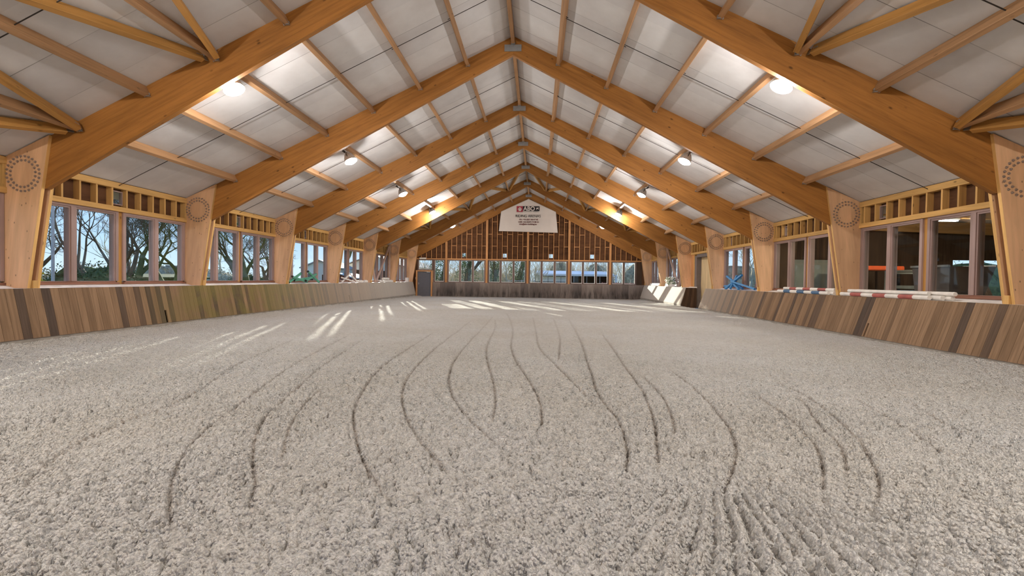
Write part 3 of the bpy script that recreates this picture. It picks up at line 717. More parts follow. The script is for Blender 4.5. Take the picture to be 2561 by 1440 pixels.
kick('baseboard_right', 1, -0.7, 24.9, 9.06, 9.40, M['kickR'], 'sloping brown plank kick wall along the right side, near piece before the door', (12.49,), 24.87)
kick('baseboard_right_far', 1, 28.1, 38.95, 9.10, 9.40, M['kickR'], 'sunlit end piece of the right kick wall beyond the plywood door', (), 28.07)
# gable kick wall: upright stained boards
root = empty('baseboard_back')
b = MB(); x = -7.82
while x < 9.35:
    w_ = min(R.choice([0.2, 0.45, 0.62, 0.62]) * R.uniform(0.95, 1.05), 9.38 - x); t = R.random(); q = 0.003
    vs = [(x + q, 38.95, -0.06), (x + w_ - q, 38.95, -0.06), (x + w_ - q, 39.12, LEDGE), (x + q, 39.12, LEDGE)]; vs += [(v[0], v[1] + 0.03, v[2]) for v in vs]
    b.add(vs, [(0, 1, 2, 3), (7, 6, 5, 4), (0, 4, 5, 1), (1, 5, 6, 2), (2, 6, 7, 3), (3, 7, 4, 0)], (0, 0, 1), 0, t); x += w_
b.build('boards', M['kickG'], root, True)
b = MB(); b.box(-7.82, 9.4, 38.97, 39.1, -0.2, -0.03); b.build('plinth', M['concrete'], root)
b = MB(); b.box(-7.82, 9.4, 39.135, 39.45, LEDGE - 0.035, LEDGE - 0.002); b.build('ledge', M['ledge'], root)
tag(root, 'dark stained board kick wall below the far gable windows', 'kick wall', kind='structure')

# ------------------------------------------------------------------ far gable wall
GY = 39.40
wb = empty('wall_back'); tag(wb, 'far gable wall of studs over a band of windows', 'wall', kind='structure')
POSTS = [-6.75, -3.38, 0.0, 3.38, 6.72]
for px in POSTS:
    b = MB(); b.box(px - 0.085, px + 0.085, GY - 0.12, GY + 0.06, LEDGE - 0.12, soffit_z(px) + 0.02); b.build('post', M['gable'], wb)
EDG = [-9.30] + POSTS + [9.30]
GV = {(1, 3), (2, 3), (3, 4), (4, 4)}          # cells with a small light
NOG = [4.12, 5.10, 6.12, 7.05]
GB = MB()
def backing_cell(x0, x1, z0, z1a, z1b):
    GB.add([(x0, GY + 0.10, z0), (x1, GY + 0.10, z0), (x1, GY + 0.10, z1b), (x0, GY + 0.10, z1a), (x0, GY + 0.15, z0), (x1, GY + 0.15, z0), (x1, GY + 0.15, z1b), (x0, GY + 0.15, z1a)],
           [(0, 1, 2, 3), (7, 6, 5, 4), (0, 4, 5, 1), (1, 5, 6, 2), (2, 6, 7, 3), (3, 7, 4, 0)], (1, 0, 0))
for g in range(6):
    a, c = EDG[g], EDG[g + 1]; n = 8 if 0 < g < 5 else 6
    stp = (c - a) / n
    b = MB(); b.box(a + (0.085 if g else 0), c - (0.085 if g < 5 else 0), GY - 0.08, GY + 0.08, 2.955, 3.06); b.build('header', M['gable'], wb)
    for i in range(n):
        x0, x1 = a + stp * i, a + stp * (i + 1)
        z0a, z0b = max(3.06, roof_z(x0) - 0.02), max(3.06, roof_z(x1) - 0.02)
        if (g, i) in GV:
            backing_cell(x0, x1, 3.0, 3.17, 3.17); backing_cell(x0, x1, 3.53, z0a, z0b)
            backing_cell(x0, x0 + 0.03, 3.17, 3.53, 3.53); backing_cell(x1 - 0.03, x1, 3.17, 3.53, 3.53)
            WIN[0] += 1; vr = empty(f'window_{WIN[0]}'); t = 0.03
            f = MB(); X0, X1 = x0 + 0.03, x1 - 0.03
            f.box(X0, X0 + t, GY + 0.04, GY + 0.14, 3.17, 3.53); f.box(X1 - t, X1, GY + 0.04, GY + 0.14, 3.17, 3.53); f.box(X0 + t, X1 - t, GY + 0.04, GY + 0.14, 3.17, 3.17 + t); f.box(X0 + t, X1 - t, GY + 0.04, GY + 0.14, 3.53 - t, 3.53)
            f.build('frame', M['joinery'], vr); f = MB(); f.box(X0 + t, X1 - t, GY + 0.09, GY + 0.095, 3.17 + t, 3.53 - t); f.build('pane', M['glass'], vr)
            tag(vr, f'small square light above the far gable windows, {["", "first", "second", "third", "fourth"][g]} from the grey door', 'window', kind='structure')
        else: backing_cell(x0, x1, 3.0, z0a, z0b)
        if i and soffit_z(x0) > 3.12:
            b = MB(); b.box(x0 - 0.022, x0 + 0.022, GY - 0.04, GY + 0.10, 3.06, soffit_z(x0) + 0.05); b.build('stud', M['gable'], wb)
        for q, z in enumerate(NOG):
            if (i + q) % 2 == 1 and z < min(soffit_z(x0), soffit_z(x1)) - 0.1:
                b = MB(); b.box(x0 + 0.022, x1 - 0.022, GY - 0.03, GY + 0.10, z - 0.022, z + 0.022); b.build('noggin', M['gable'], wb)
GB.build('backing', M['backing'], wb)
b = MB(); b.box(-7.75, 9.4, GY + 0.02, GY + 0.15, -0.1, LEDGE); b.box(8.78, 9.4, GY + 0.0, GY + 0.1, LEDGE, 2.955); b.build('apron', M['shedwood'], wb)
for s in (-1, 1):
    b = MB(); b.box(s * (9.2 if s < 0 else 9.3), s * 10.2, GY - 0.02, GY + 0.15, -0.1, roof_z(9.9)); b.build('corner_panel', M['backing'], wb)
def gable_window(x0, x1, panes, z0, z1, label):
    WIN[0] += 1
    root = empty(f'window_{WIN[0]}'); y0, y1 = GY - 0.04, GY + 0.10; fw, mw = 0.11, 0.13
    b = MB(); b.box(x0, x0 + fw, y0, y1, z0, z1); b.box(x1 - fw, x1, y0, y1, z0, z1); b.box(x0 + fw, x1 - fw, y0, y1, z0, z0 + 0.06); b.box(x0 + fw, x1 - fw, y0, y1, z1 - 0.05, z1)
    ed = [x0 + fw]
    for i in range(1, panes):
        c = x0 + (x1 - x0) * i / panes; b.box(c - mw / 2, c + mw / 2, y0, y1, z0 + 0.06, z1 - 0.05); ed += [c - mw / 2, c + mw / 2]
    ed.append(x1 - fw); b.build('frame', M['joinerybacklit'], root)
    for i in range(panes):
        a, c = ed[2 * i], ed[2 * i + 1]; t = 0.032; ya, yb = GY + 0.0, GY + 0.05; za, zb = z0 + 0.06, z1 - 0.05
        b = MB(); b.box(a, a + t, ya, yb, za, zb); b.box(c - t, c, ya, yb, za, zb); b.box(a + t, c - t, ya, yb, za, za + t * 1.5); b.box(a + t, c - t, ya, yb, zb - t, zb); b.build('sunlit_bead', M['bead'], root)  # off-white strips paint in the sunlit edges round each pane
        b = MB(); b.box(a + t * 0.5, c - t * 0.5, GY + 0.022, GY + 0.028, za + 0.02, zb - 0.02); b.build('pane', M['glass'], root)
    tag(root, label, 'window', kind='structure')
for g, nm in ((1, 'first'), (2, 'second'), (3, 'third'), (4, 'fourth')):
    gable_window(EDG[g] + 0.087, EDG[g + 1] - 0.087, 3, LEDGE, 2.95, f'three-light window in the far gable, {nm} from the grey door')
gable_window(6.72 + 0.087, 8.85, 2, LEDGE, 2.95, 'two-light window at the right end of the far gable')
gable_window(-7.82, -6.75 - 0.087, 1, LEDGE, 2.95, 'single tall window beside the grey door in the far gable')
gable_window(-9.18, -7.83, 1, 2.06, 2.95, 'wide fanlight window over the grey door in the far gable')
d1 = empty('door_1')
b = MB(); b.box(-9.19, -9.07, 38.93, 39.36, -0.1, 2.04); b.box(-7.94, -7.83, 38.93, 39.36, -0.1, 2.04); b.box(-9.07, -7.94, 38.93, 39.36, 1.95, 2.04); b.build('frame', M['gable'], d1)
b = MB(); b.box(-9.065, -7.945, 39.0, 39.05, -0.12, 1.945, (0, 0, 1)); b.box(-8.95, -8.06, 38.992, 39.0, 0.1, 1.85); b.build('leaf', M['door'], d1)
b = MB(); b.tube([(-8.98, 38.99, 0.95), (-8.98, 38.94, 0.95), (-8.86, 38.94, 0.95)], 0.012, 8); b.box(-9.0, -8.96, 38.984, 38.994, 0.86, 1.04); b.build('handle', M['steel'], d1)
b = MB(); b.box(-8.3, -8.02, 38.94, 39.0, 1.86, 1.93); b.tube([(-8.2, 38.95, 1.94), (-8.45, 38.9, 1.94), (-8.5, 38.96, 1.96)], 0.01, 6); b.build('door_closer', M['steel'], d1)
tag(d1, 'dark grey single door in a timber frame at the left end of the far gable', 'door', kind='structure')
b = MB(); b.beam((-8.98, GY - 0.13, 3.03), (-8.42, GY - 0.13, 3.03), 0.09, 0.13, (0, 0, 1), 0.02); o = b.build('emergency_light', M['white']); tag(o, 'long white emergency light fitting on the beam above the grey door', 'light')

b = MB(); b.beam((-9.27, GY - 0.06, 1.28), (-9.27, GY - 0.06, 1.48), 0.10, 0.06, (0, 1, 0), 0.01); tag(b.build('switch_box', M['white']), 'small white switch box beside the grey door', 'switch')

# wall behind the camera, with its own band of windows and a doorway
wf = empty('wall_front'); tag(wf, 'gable wall behind the camera with a band of windows', 'wall', kind='structure')
b = MB(); b.prism([(-10.2, 3.0), (10.2, 3.0), (10.2, roof_z(10.2)), (0, roof_z(0)), (-10.2, roof_z(10.2))], -0.85, -0.78, (1, 0, 0))
b.box(-10.2, 10.2, -0.85, -0.78, -0.1, 1.05)
for x0, x1 in ((-10.2, -7.6), (-5.4, -1.6), (1.6, 5.4), (7.6, 10.2)): b.box(x0, x1, -0.85, -0.78, 1.05, 3.0, (0, 0, 1))
b.build('boarding', M['ply'], wf)
for i in range(7):
    x = -9.9 + 3.3 * i; b = MB(); b.box(x - 0.1, x + 0.1, -0.86, -0.7, 1.05, 3.0); b.build('post', M['gable'], wf)

# ------------------------------------------------------------------ flood lamps
LAMPS = [(-5.56, 9.72, 5.29), (-5.45, 15.7, 5.27), (-5.39, 21.7, 5.24), (-5.60, 28.75, 5.40), (-5.51, 35.2, 5.27), (5.56, 9.72, 5.27), (5.49, 15.7, 5.28), (5.41, 21.7, 5.26), (5.58, 28.75, 5.35), (5.48, 35.2, 5.30), (-5.55, 1.3, 5.28), (5.55, 1.3, 5.28)]  # last pair is out of view, added and boosted to brighten the near sand
LAMP_W = 325.0
def lamp(i, p):
    s = -1 if p[0] < 0 else 1
    root = empty('flood_lamp', p)
    ax = Vector((-s * 0.45, -0.12, -0.9)).normalized()
    sd = ax.cross(Vector((0, 1, 0))).normalized(); ff = sd.cross(ax).normalized()
    b = MB()                                                       # reflector housing: a flared hood, open below
    rings = [(0.06, 0.26), (0.12, 0.24), (0.17, 0.14), (0.205, 0.02), (0.21, -0.02)]; N_ = 20; vs = []
    for rad_, up_ in rings: vs += [-ax * up_ + sd * (rad_ * math.cos(2 * PI * j / N_)) + ff * (rad_ * math.sin(2 * PI * j / N_)) for j in range(N_)]
    b.add(vs, [(i * N_ + j, i * N_ + (j + 1) % N_, (i + 1) * N_ + (j + 1) % N_, (i + 1) * N_ + j) for i in range(4) for j in range(N_)] + [tuple(range(N_ - 1, -1, -1))], ax)
    b.build('housing', M['lampbody'], root, smooth=True)
    b = MB(); b.beam(-ax * 0.20, -ax * 0.32, 0.13, 0.12, ff, 0.02); b.build('gear_box', M['lampbody'], root)
    b = MB(); b.dome(-ax * 0.015, ax, 0.185, 0.12, 18, 6); b.build('glass', M['lampglass'], root, smooth=True)
    px = s * PXS[3]; top = Vector((px, p[1], roof_z(px) - 0.275)) - Vector(p)
    b = MB(); b.tube([-ax * 0.06 + ff * 0.17, -ax * 0.22 + ff * 0.18, -ax * 0.30 + ff * 0.06, top - Vector((0, 0, 0.02))], 0.012, 6); b.tube([-ax * 0.06 - ff * 0.17, -ax * 0.22 - ff * 0.18, -ax * 0.30 - ff * 0.06, top - Vector((0, 0, 0.02))], 0.012, 6)
    b.tube([top, top + Vector((0, 0, 0.03))], 0.05, 10); b.build('bracket', M['black'], root)
    b = MB(); b.tube([-ax * 0.30, -ax * 0.36 + Vector((s * 0.16, 0.05, 0.02)), -ax * 0.34 + Vector((s * 0.2, 0.1, 0.14)), top + Vector((0.03, 0.12, 0))], 0.009, 6); b.build('cable', M['black'], root)
    ld = bpy.data.lights.new('lamp_light', 'POINT'); ld.energy = LAMP_W * (2.5 if i >= 10 else 1.0); ld.color = (1.0, 0.97, 0.94); ld.shadow_soft_size = 0.09
    lo = bpy.data.objects.new('lamp_light', ld); COL.objects.link(lo); lo.parent = root; lo.location = ax * 0.17
    n = (['first', 'second', 'third', 'fourth', 'fifth'] * 2 + ['above'] * 2)[i]
    tag(root, f'lit flood lamp under the {side_word(s)} roof slope, {n} from the camera' if i < 10 else f'lit flood lamp under the {side_word(s)} roof slope, unseen, added to brighten the near sand', 'flood lamp', 'flood lamps under the roof')
for i, p in enumerate(LAMPS): lamp(i, p)

# ------------------------------------------------------------------ banner
bn = empty('banner', (0, 39.12, 5.2))
NX, NZ = 48, 36; vs = []; fs = []
def edge_x(z, s): return s * (2.40 - 0.19 * (z - 5.23) / 1.78)
for j in range(NZ + 1):
    for i in range(NX + 1):
        u = -1 + 2 * i / NX; zt = 7.98 - 0.465 * abs(u) * 2.23 + 0.0
        zb = 5.29 - 0.05 * u; z = zb + (zt - zb) * j / NZ
        x = u * (2.41 - 0.18 * min(1, (z - 5.25) / 1.75))
        d = 0.016 * math.sin(3 * x + 4 * z) * (0.3 + 0.7 * max(0, x / 2.4)) + 0.010 * math.sin(9 * x - 6 * z) * max(0, x / 2.4) + 0.012 * math.sin(2.2 * x)
        vs.append((x, d, z - 5.2))
for j in range(NZ):
    for i in range(NX): a = j * (NX + 1) + i; fs.append((a, a + 1, a + NX + 2, a + NX + 1))
b = MB(); b.add(vs, fs); o = b.build('cloth', M['banner'], bn, smooth=True)
md = o.modifiers.new('thickness', 'SOLIDIFY'); md.thickness = 0.004
def text(body, size, x, z, mat, name, align='CENTER', y=-0.04, sx=1.0, bold=0.0):
    cu = bpy.data.curves.new(name, 'FONT'); cu.body = body; cu.size = size; cu.align_x = align; cu.extrude = 0.003; cu.offset = bold
    t = bpy.data.objects.new(name, cu); COL.objects.link(t); t.rotation_euler = (PI / 2, 0, 0); t.scale = (sx, 1, 1)
    dg = bpy.context.evaluated_depsgraph_get(); me = bpy.data.meshes.new_from_object(t.evaluated_get(dg)); bpy.data.objects.remove(t)
    me.materials.clear(); me.materials.append(mat)
    o = bpy.data.objects.new(name, me); COL.objects.link(o); o.parent = bn; o.rotation_euler = (PI / 2, 0, 0); o.scale = (sx, 1, 1); o.location = (x, y, z - 5.2); return o
# logo: red panel with a house, black panel with ABO, black panel with a horse
b = MB(); b.prism([(-0.96, 6.90 - 5.2), (-0.46, 6.90 - 5.2), (-0.46, 7.38 - 5.2), (-0.96, 7.38 - 5.2)], -0.035, -0.03, (1, 0, 0)); b.build('logo_panel', M['inkred'], bn)
b = MB(); b.prism([(-0.46, 7.00 - 5.2), (0.90, 6.99 - 5.2), (0.90, 7.37 - 5.2), (-0.46, 7.38 - 5.2)], -0.035, -0.03, (1, 0, 0)); b.build('logo_panel', M['ink'], bn)
b = MB()
for pl in ([(-0.88, 7.12), (-0.70, 7.31), (-0.52, 7.12), (-0.56, 7.09), (-0.70, 7.24), (-0.84, 7.09)], [(-0.80, 6.98), (-0.60, 6.98), (-0.60, 7.10), (-0.70, 7.20), (-0.80, 7.10)]):
    b.prism([(x, z - 5.2) for x, z in pl], -0.042, -0.036, (1, 0, 0))
b.build('house_mark', M['banner'], bn)
text('ABO', 0.46, 0.06, 7.03, M['banner'], 'lettering', y=-0.042, bold=0.012)
b = MB(); b.prism([(x, z - 5.2) for x, z in [(0.62, 7.27), (0.68, 7.24), (0.74, 7.26), (0.80, 7.30), (0.83, 7.27), (0.81, 7.23), (0.83, 7.10), (0.80, 7.10), (0.76, 7.17), (0.69, 7.16), (0.66, 7.08), (0.63, 7.09), (0.65, 7.19)]], -0.042, -0.036, (1, 0, 0)); b.build('horse_mark', M['banner'], bn)
text('BUILDING', 0.085, 0.62, 6.915, M['ink'], 'lettering', sx=1.15)
b = MB(); b.box(-0.46, 0.26, -0.04, -0.035, 6.93 - 5.2, 6.95 - 5.2); b.build('logo_line', M['ink'], bn)
text('RIDING ARENAS', 0.30, -0.02, 6.48, M['ink'], 'lettering', sx=0.94)
text('TEL.: +32 (0)51 565 09 48', 0.155, 0.02, 6.24, M['inkbrown'], 'lettering', bold=0.004, sx=0.93)
text('GSM: +32 (0)475 75 88 35', 0.155, 0.02, 6.04, M['inkbrown'], 'lettering', bold=0.004, sx=1.0)
text('info@abo-building.be', 0.17, -0.02, 5.86, M['inkbrown'], 'lettering', bold=0.004, sx=0.98)
tag(bn, 'off-white five-sided RIDING ARENAS banner hanging under the far gable peak', 'banner')

# ------------------------------------------------------------------ poles and jumps on the ledges
def pole(x, ya, yb, z, r, cols, label, group):
    n = len(cols); b = MB(); names = []
    mats = []
    for c in cols:
        if c not in mats: mats.append(c)
    wob = R.uniform(-0.004, 0.004)
    for i, c in enumerate(cols):
        p0 = ya + (yb - ya) * i / n; p1 = ya + (yb - ya) * (i + 1) / n
        b.tube([(x + wob * i, p0, z), (x + wob * (i + 1), p1, z)], r, 14, mats.index(c), cap=(i in (0, n - 1)))
    o = b.build('jump_pole', [M[c] for c in mats], smooth=False); tag(o, label, 'jump pole', group); return o
W7 = ['white', 'red'] * 3 + ['white']; B7 = ['white', 'blue'] * 3 + ['white']; PW = ['white'] * 3
GA = 'poles on the ledge below the nearest right window'; GBp = 'poles on the ledge of the second right window'
zb = LEDGE + 0.052
pole(9.50, 14.12, 11.05, zb, 0.05, W7, 'red and white jump pole at the ledge edge below the nearest right window', GA)
pole(9.615, 14.0, 10.85, zb + 0.003, 0.053, PW, 'plain white jump pole behind the red and white one, nearest right window', GA)
pole(9.73, 13.85, 10.72, zb, 0.05, PW, 'plain white jump pole lying third from the ledge edge', GA)
pole(9.565, 13.9, 11.15, zb + 0.092, 0.045, PW, 'white jump pole lying on top of the pile, front one', GA)
pole(9.69, 13.75, 10.62, zb + 0.094, 0.045, PW, 'white jump pole lying on top of the pile, against the window', GA)
pole(9.50, 17.7, 14.75, zb, 0.05, B7, 'blue and white jump pole at the ledge edge under the second right window', GBp)
pole(9.62, 17.55, 14.62, zb, 0.05, ['blue', 'white', 'blue', 'blue', 'white', 'blue', 'white'], 'mostly blue jump pole lying behind the blue and white one', GBp)
pole(9.74, 17.5, 14.6, zb, 0.05, PW, 'plain white jump pole nearest the second right window', GBp)
pole(9.66, 17.6, 14.62, zb + 0.095, 0.05, W7, 'red and white jump pole lying on top of the blue ones', GBp)
def cross_jump(name, bars, mat, cap, label, group=None, wd=0.085):
    root = empty(name, tuple((Vector(bars[0][0]) + Vector(bars[0][1])) / 2))
    for a, c in bars:
        b = MB(); b.beam(Vector(a) - root.location, Vector(c) - root.location, wd, wd, (0.3, 0, 1), 0.01); b.build('bar', M[mat], root)
        d = (Vector(c) - Vector(a)).normalized()
        b = MB()
        for e, q in ((Vector(a), -1), (Vector(c), 1)): b.beam(e + d * q * 0.001 - root.location, e + d * q * 0.02 - root.location, wd * 1.04, wd * 1.04, (0.3, 0, 1), 0.004)
        b.build('end_cap', M[cap], root)
    tag(root, label, 'cavaletti jump', group); return root
cross_jump('cavaletti', [((-9.66, 19.95, 1.38), (-9.70, 21.3, 1.15)), ((-9.62, 20.6, 1.52), (-9.78, 19.9, 1.14)), ((-9.74, 22.3, 1.50), (-9.58, 21.0, 1.20)), ((-9.66, 21.35, 1.62), (-9.62, 22.35, 1.14)), ((-9.70, 20.2, 1.22), (-9.68, 22.0, 1.36))], 'green', 'black', 'green painted cross-ended cavaletti on the left ledge')
cross_jump('cavaletti', [((9.62, 22.2, 1.45), (9.66, 19.95, 1.15)), ((9.64, 22.75, 1.68), (9.74, 21.3, 1.15)), ((9.70, 21.3, 1.72), (9.58, 22.75, 1.13)), ((9.78, 21.7, 1.68), (9.52, 22.5, 1.13)), ((9.60, 22.9, 1.22), (9.72, 21.8, 1.26)), ((9.56, 22.15, 1.13), (9.76, 21.95, 1.70)), ((9.54, 21.2, 1.13), (9.70, 22.3, 1.40))], 'cblue', 'cblue', 'bright blue cross-ended cavaletti on the right ledge')
cross_jump('cavaletti', [((-9.60, 25.0, 1.36), (-9.66, 26.9, 1.14)), ((-9.75, 26.4, 1.60), (-9.60, 27.2, 1.13)), ((-9.70, 25.3, 1.15), (-9.62, 26.0, 1.50))], 'white', 'white', 'white cross-ended cavaletti on the left ledge before the fifth frame', wd=0.07)
def block(x, y, z, l, label, grp):
    root = empty('jump_block', (x, y, z)); b = MB()
    b.beam((0, -l / 2, 0.07), (0, l / 2, 0.07), 0.16, 0.13, (0, 0, 1), 0.03); b.tube([(0, -l / 4, 0.13), (0, -l / 4, 0.16)], 0.035, 10); b.tube([(0, l / 4, 0.13), (0, l / 4, 0.16)], 0.035, 10); b.build('body', M['white'], root)
    tag(root, label, 'jump block', grp)
block(-9.62, 27.75, LEDGE, 0.5, 'white jump block near the white cavaletti, left ledge', 'white jump blocks'); block(-9.60, 28.5, LEDGE, 0.45, 'white jump block close to the fifth frame, left ledge', 'white jump blocks')
for i in range(4):
    y = 31.6 + 0.62 * i
    block(-9.58, y, LEDGE, 0.55, f'white jump block in the bottom row behind the brace, {["nearest", "second", "third", "farthest"][i]} one', 'white jump blocks')
    if i in (1, 2): block(-9.58, y - 0.25, LEDGE + 0.165, 0.55, f'white jump block stacked on the row behind the brace, {"nearer" if i == 1 else "farther"} one', 'white jump blocks')
b = MB(); b.beam((-9.7, 37.95, LEDGE + 0.17), (-9.7, 38.3, LEDGE + 0.17), 0.22, 0.34, (0, 0, 1), 0.01); o = b.build('box', M['white']); tag(o, 'plain white box at the far end of the left ledge', 'box')
for i, (x, z) in enumerate(((9.55, 0.05), (9.66, 0.05), (9.60, 0.14))):
    b = MB(); b.tube([(x, 34.8, LEDGE + z + 0.003), (x, 37.6, LEDGE + z + 0.003)], 0.05, 12); o = b.build('jump_pole', M['white']); tag(o, f'white jump pole on the far right ledge, {["front", "back", "top"][i]} of the three', 'jump pole', 'white poles on the far right ledge')
# artificial flowers in a white trough
fl = empty('flower_filler', (9.55, 32.0, LEDGE))
b = MB(); b.beam((0, -0.75, 0.09), (0, 0.75, 0.09), 0.2, 0.18, (0, 0, 1), 0.02); b.build('trough', M['white'], fl)
lb, pb = MB(), MB()
for i in range(240):
    y, h, dx = R.uniform(-0.85, 0.85), R.uniform(0.15, 0.62), R.uniform(-0.12, 0.12); a = R.uniform(0, 2 * PI); q = R.uniform(0.03, 0.06)
    c = Vector((dx, y, h)); u = Vector((math.cos(a), math.sin(a), R.uniform(-.6, .6))).normalized(); v = u.orthogonal()
    (pb if i % 3 else lb).add([c + u * q * 1.6, c + v * q, c - u * q * 1.6, c - v * q], [(0, 1, 2, 3)])
for i in range(30):
    y = R.uniform(-0.7, 0.7); lb.tube([(0, y * 0.8, 0.16), (R.uniform(-.1, .1), y, R.uniform(.3, .58))], 0.006, 4)
pb.build('petals', M['leafwhite'], fl); lb.build('foliage', M['leafgreen'], fl)
tag(fl, 'white trough of white silk flowers on the far right ledge', 'flower filler')
b = MB(); b.beam((9.62, 33.05, LEDGE), (9.62, 33.05, LEDGE + 0.5), 0.09, 0.09, (0, 1, 0), 0.01); b.box(9.5, 9.74, 32.99, 33.11, LEDGE, LEDGE + 0.04); o = b.build('jump_post', M['white']); tag(o, 'short white jump post beside the flower trough', 'jump post')


# ------------------------------------------------------------------ the shed seen through the right-hand windows
def slab(name, mat, boxes, label, parent=None, kind='structure', grain=None, cat=None):
    b = MB()
    for q in boxes: b.box(*q, grain)
    o = b.build(name, mat, parent)
    if label: tag(o, label, cat, kind=kind)
    return o
SX, SY0, SY1 = 21.5, 1.0, 19.55
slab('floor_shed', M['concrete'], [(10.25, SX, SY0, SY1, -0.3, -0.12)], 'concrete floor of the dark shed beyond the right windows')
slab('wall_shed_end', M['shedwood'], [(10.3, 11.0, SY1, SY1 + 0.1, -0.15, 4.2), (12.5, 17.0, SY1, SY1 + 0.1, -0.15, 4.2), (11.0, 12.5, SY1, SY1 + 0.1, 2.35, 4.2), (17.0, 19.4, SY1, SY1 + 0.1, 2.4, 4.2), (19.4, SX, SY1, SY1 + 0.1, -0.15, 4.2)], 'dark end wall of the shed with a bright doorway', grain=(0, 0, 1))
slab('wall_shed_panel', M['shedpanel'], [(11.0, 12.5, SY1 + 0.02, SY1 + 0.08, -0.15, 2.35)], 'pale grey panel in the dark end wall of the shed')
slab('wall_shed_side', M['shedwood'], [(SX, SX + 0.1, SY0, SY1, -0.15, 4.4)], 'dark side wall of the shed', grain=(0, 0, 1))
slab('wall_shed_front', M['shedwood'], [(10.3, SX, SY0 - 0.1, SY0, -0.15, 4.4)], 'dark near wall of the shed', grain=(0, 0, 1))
b = MB(); b.prism([(10.26, 3.95), (SX + 0.4, 3.6), (SX + 0.4, 3.7), (10.26, 4.05)], SY0 - 0.3, SY1 + 0.3, (1, 0, 0)); tag(b.build('ceiling_shed', M['roof']), 'shallow grey roof of the shed', kind='structure')
for i, y in enumerate((4.6, 9.8, 15.0, 18.6)):
    b = MB(); b.beam((10.3, y, 3.72), (SX, y, 3.37), 0.14, 0.42, (0, 0, 1)); o = b.build('shed_beam', M['shedbeam']); tag(o, f'timber roof beam across the shed, {["nearest", "second", "third", "farthest"][i]} one', 'beam', 'shed roof beams')
    b = MB(); b.beam((15.6, y + 0.3, -0.12), (15.6, y + 0.3, 3.35), 0.16, 0.16, (0, 1, 0)); o = b.build('shed_post', M['shedbeam']); tag(o, f'upright shed post under the {["nearest", "second", "third", "farthest"][i]} shed beam', 'post', 'shed posts')
bl = empty('batten_light', (13.0, 15.0, 3.395))
b = MB(); b.beam((-0.35, 0, 0), (0.35, 0, 0), 0.14, 0.06); b.build('housing', M['lampbody'], bl)
b = MB(); b.beam((-0.32, 0, -0.05), (0.32, 0, -0.05), 0.09, 0.04); b.build('tube', M['lampglass'], bl)
ld = bpy.data.lights.new('shed_light', 'POINT'); ld.energy = 260; ld.color = (1.0, 0.88, 0.70); ld.shadow_soft_size = 0.15
lo = bpy.data.objects.new('shed_light', ld); COL.objects.link(lo); lo.parent = bl; lo.location = (0, 0, -0.2)
tag(bl, 'lit batten light under the shed beam behind the nearest right window', 'light')
# tractor: cab with orange roof, bonnet, four wheels
tr = empty('tractor', (12.9, 18.1, -0.12)); tr.rotation_euler.z = -PI / 2
b = MB(); b.beam((0, -0.75, 2.10), (0, 0.75, 2.10), 1.30, 0.16, (0, 0, 1), 0.05); b.build('cab_roof', M['orange'], tr)
b = MB()
for x in (-0.58, 0.58):
    for y in (-0.66, 0.66): b.beam((x, y, 0.95), (x * 0.94, y * 0.94, 2.03), 0.06, 0.06, (0, 1, 0))
b.box(-0.6, 0.6, -0.7, 0.7, 0.75, 0.98); b.build('cab_frame', M['black'], tr)
b = MB(); b.box(-0.57, -0.56, -0.62, 0.62, 1.0, 2.0); b.box(-0.55, 0.55, -0.67, -0.66, 1.0, 2.0); b.build('cab_glass', M['glass'], tr)
b = MB(); b.beam((0, 0.7, 0.95), (0, 2.1, 0.85), 0.66, 0.62, (0, 0, 1), 0.08); b.build('bonnet', M['bluepaint'], tr)
b = MB(); b.beam((0, 2.1, 0.86), (0, 2.14, 0.86), 0.5, 0.5, (0, 0, 1), 0.02); b.build('grille', M['white'], tr)
def wheel(y, x, r, wd):
    b = MB(); b.tube([(x - wd / 2, y, r), (x - wd / 2 + 0.04, y, r), (x + wd / 2 - 0.04, y, r), (x + wd / 2, y, r)], [r * 0.88, r, r, r * 0.88], 24)
    o = b.build('wheel', M['tyre'], tr); b = MB(); b.tube([(x - wd / 2 - 0.01, y, r), (x + wd / 2 + 0.01, y, r)], r * 0.5, 16); b.build('rim', M['white'], o)
for x in (-0.75, 0.75): wheel(-0.2, x, 0.66, 0.36); wheel(1.65, x * 0.9, 0.42, 0.24)
tag(tr, 'tractor with an orange cab roof parked in the dark shed', 'tractor')
# white-framed feed machine with a blue deck
mc = empty('machine', (13.2, 16.2, -0.12))
b = MB()
for x in (-0.5, 0.5):
    for y in (-0.7, 0.7): b.beam((x, y, 0), (x, y, 2.0), 0.12, 0.12, (0, 1, 0))
for z in (1.45, 1.95):
    for x in (-0.5, 0.5): b.beam((x, -0.7, z), (x, 0.7, z), 0.1, 0.1)
    for y in (-0.7, 0.7): b.beam((-0.5, y, z), (0.5, y, z), 0.1, 0.1)
b.build('frame', M['shedpanel'], mc)
b = MB(); b.beam((0, -0.85, 1.30), (0, 0.85, 1.30), 1.1, 0.09, (0, 0, 1), 0.02); b.build('deck', M['bluepaint'], mc)
b = MB(); b.beam((0, -0.6, 0.7), (0, 0.6, 0.7), 0.9, 0.9, (0, 0, 1), 0.06); b.build('tank', M['bluepaint'], mc)
tag(mc, 'blue machine in a white frame behind the nearest right window', 'machine')
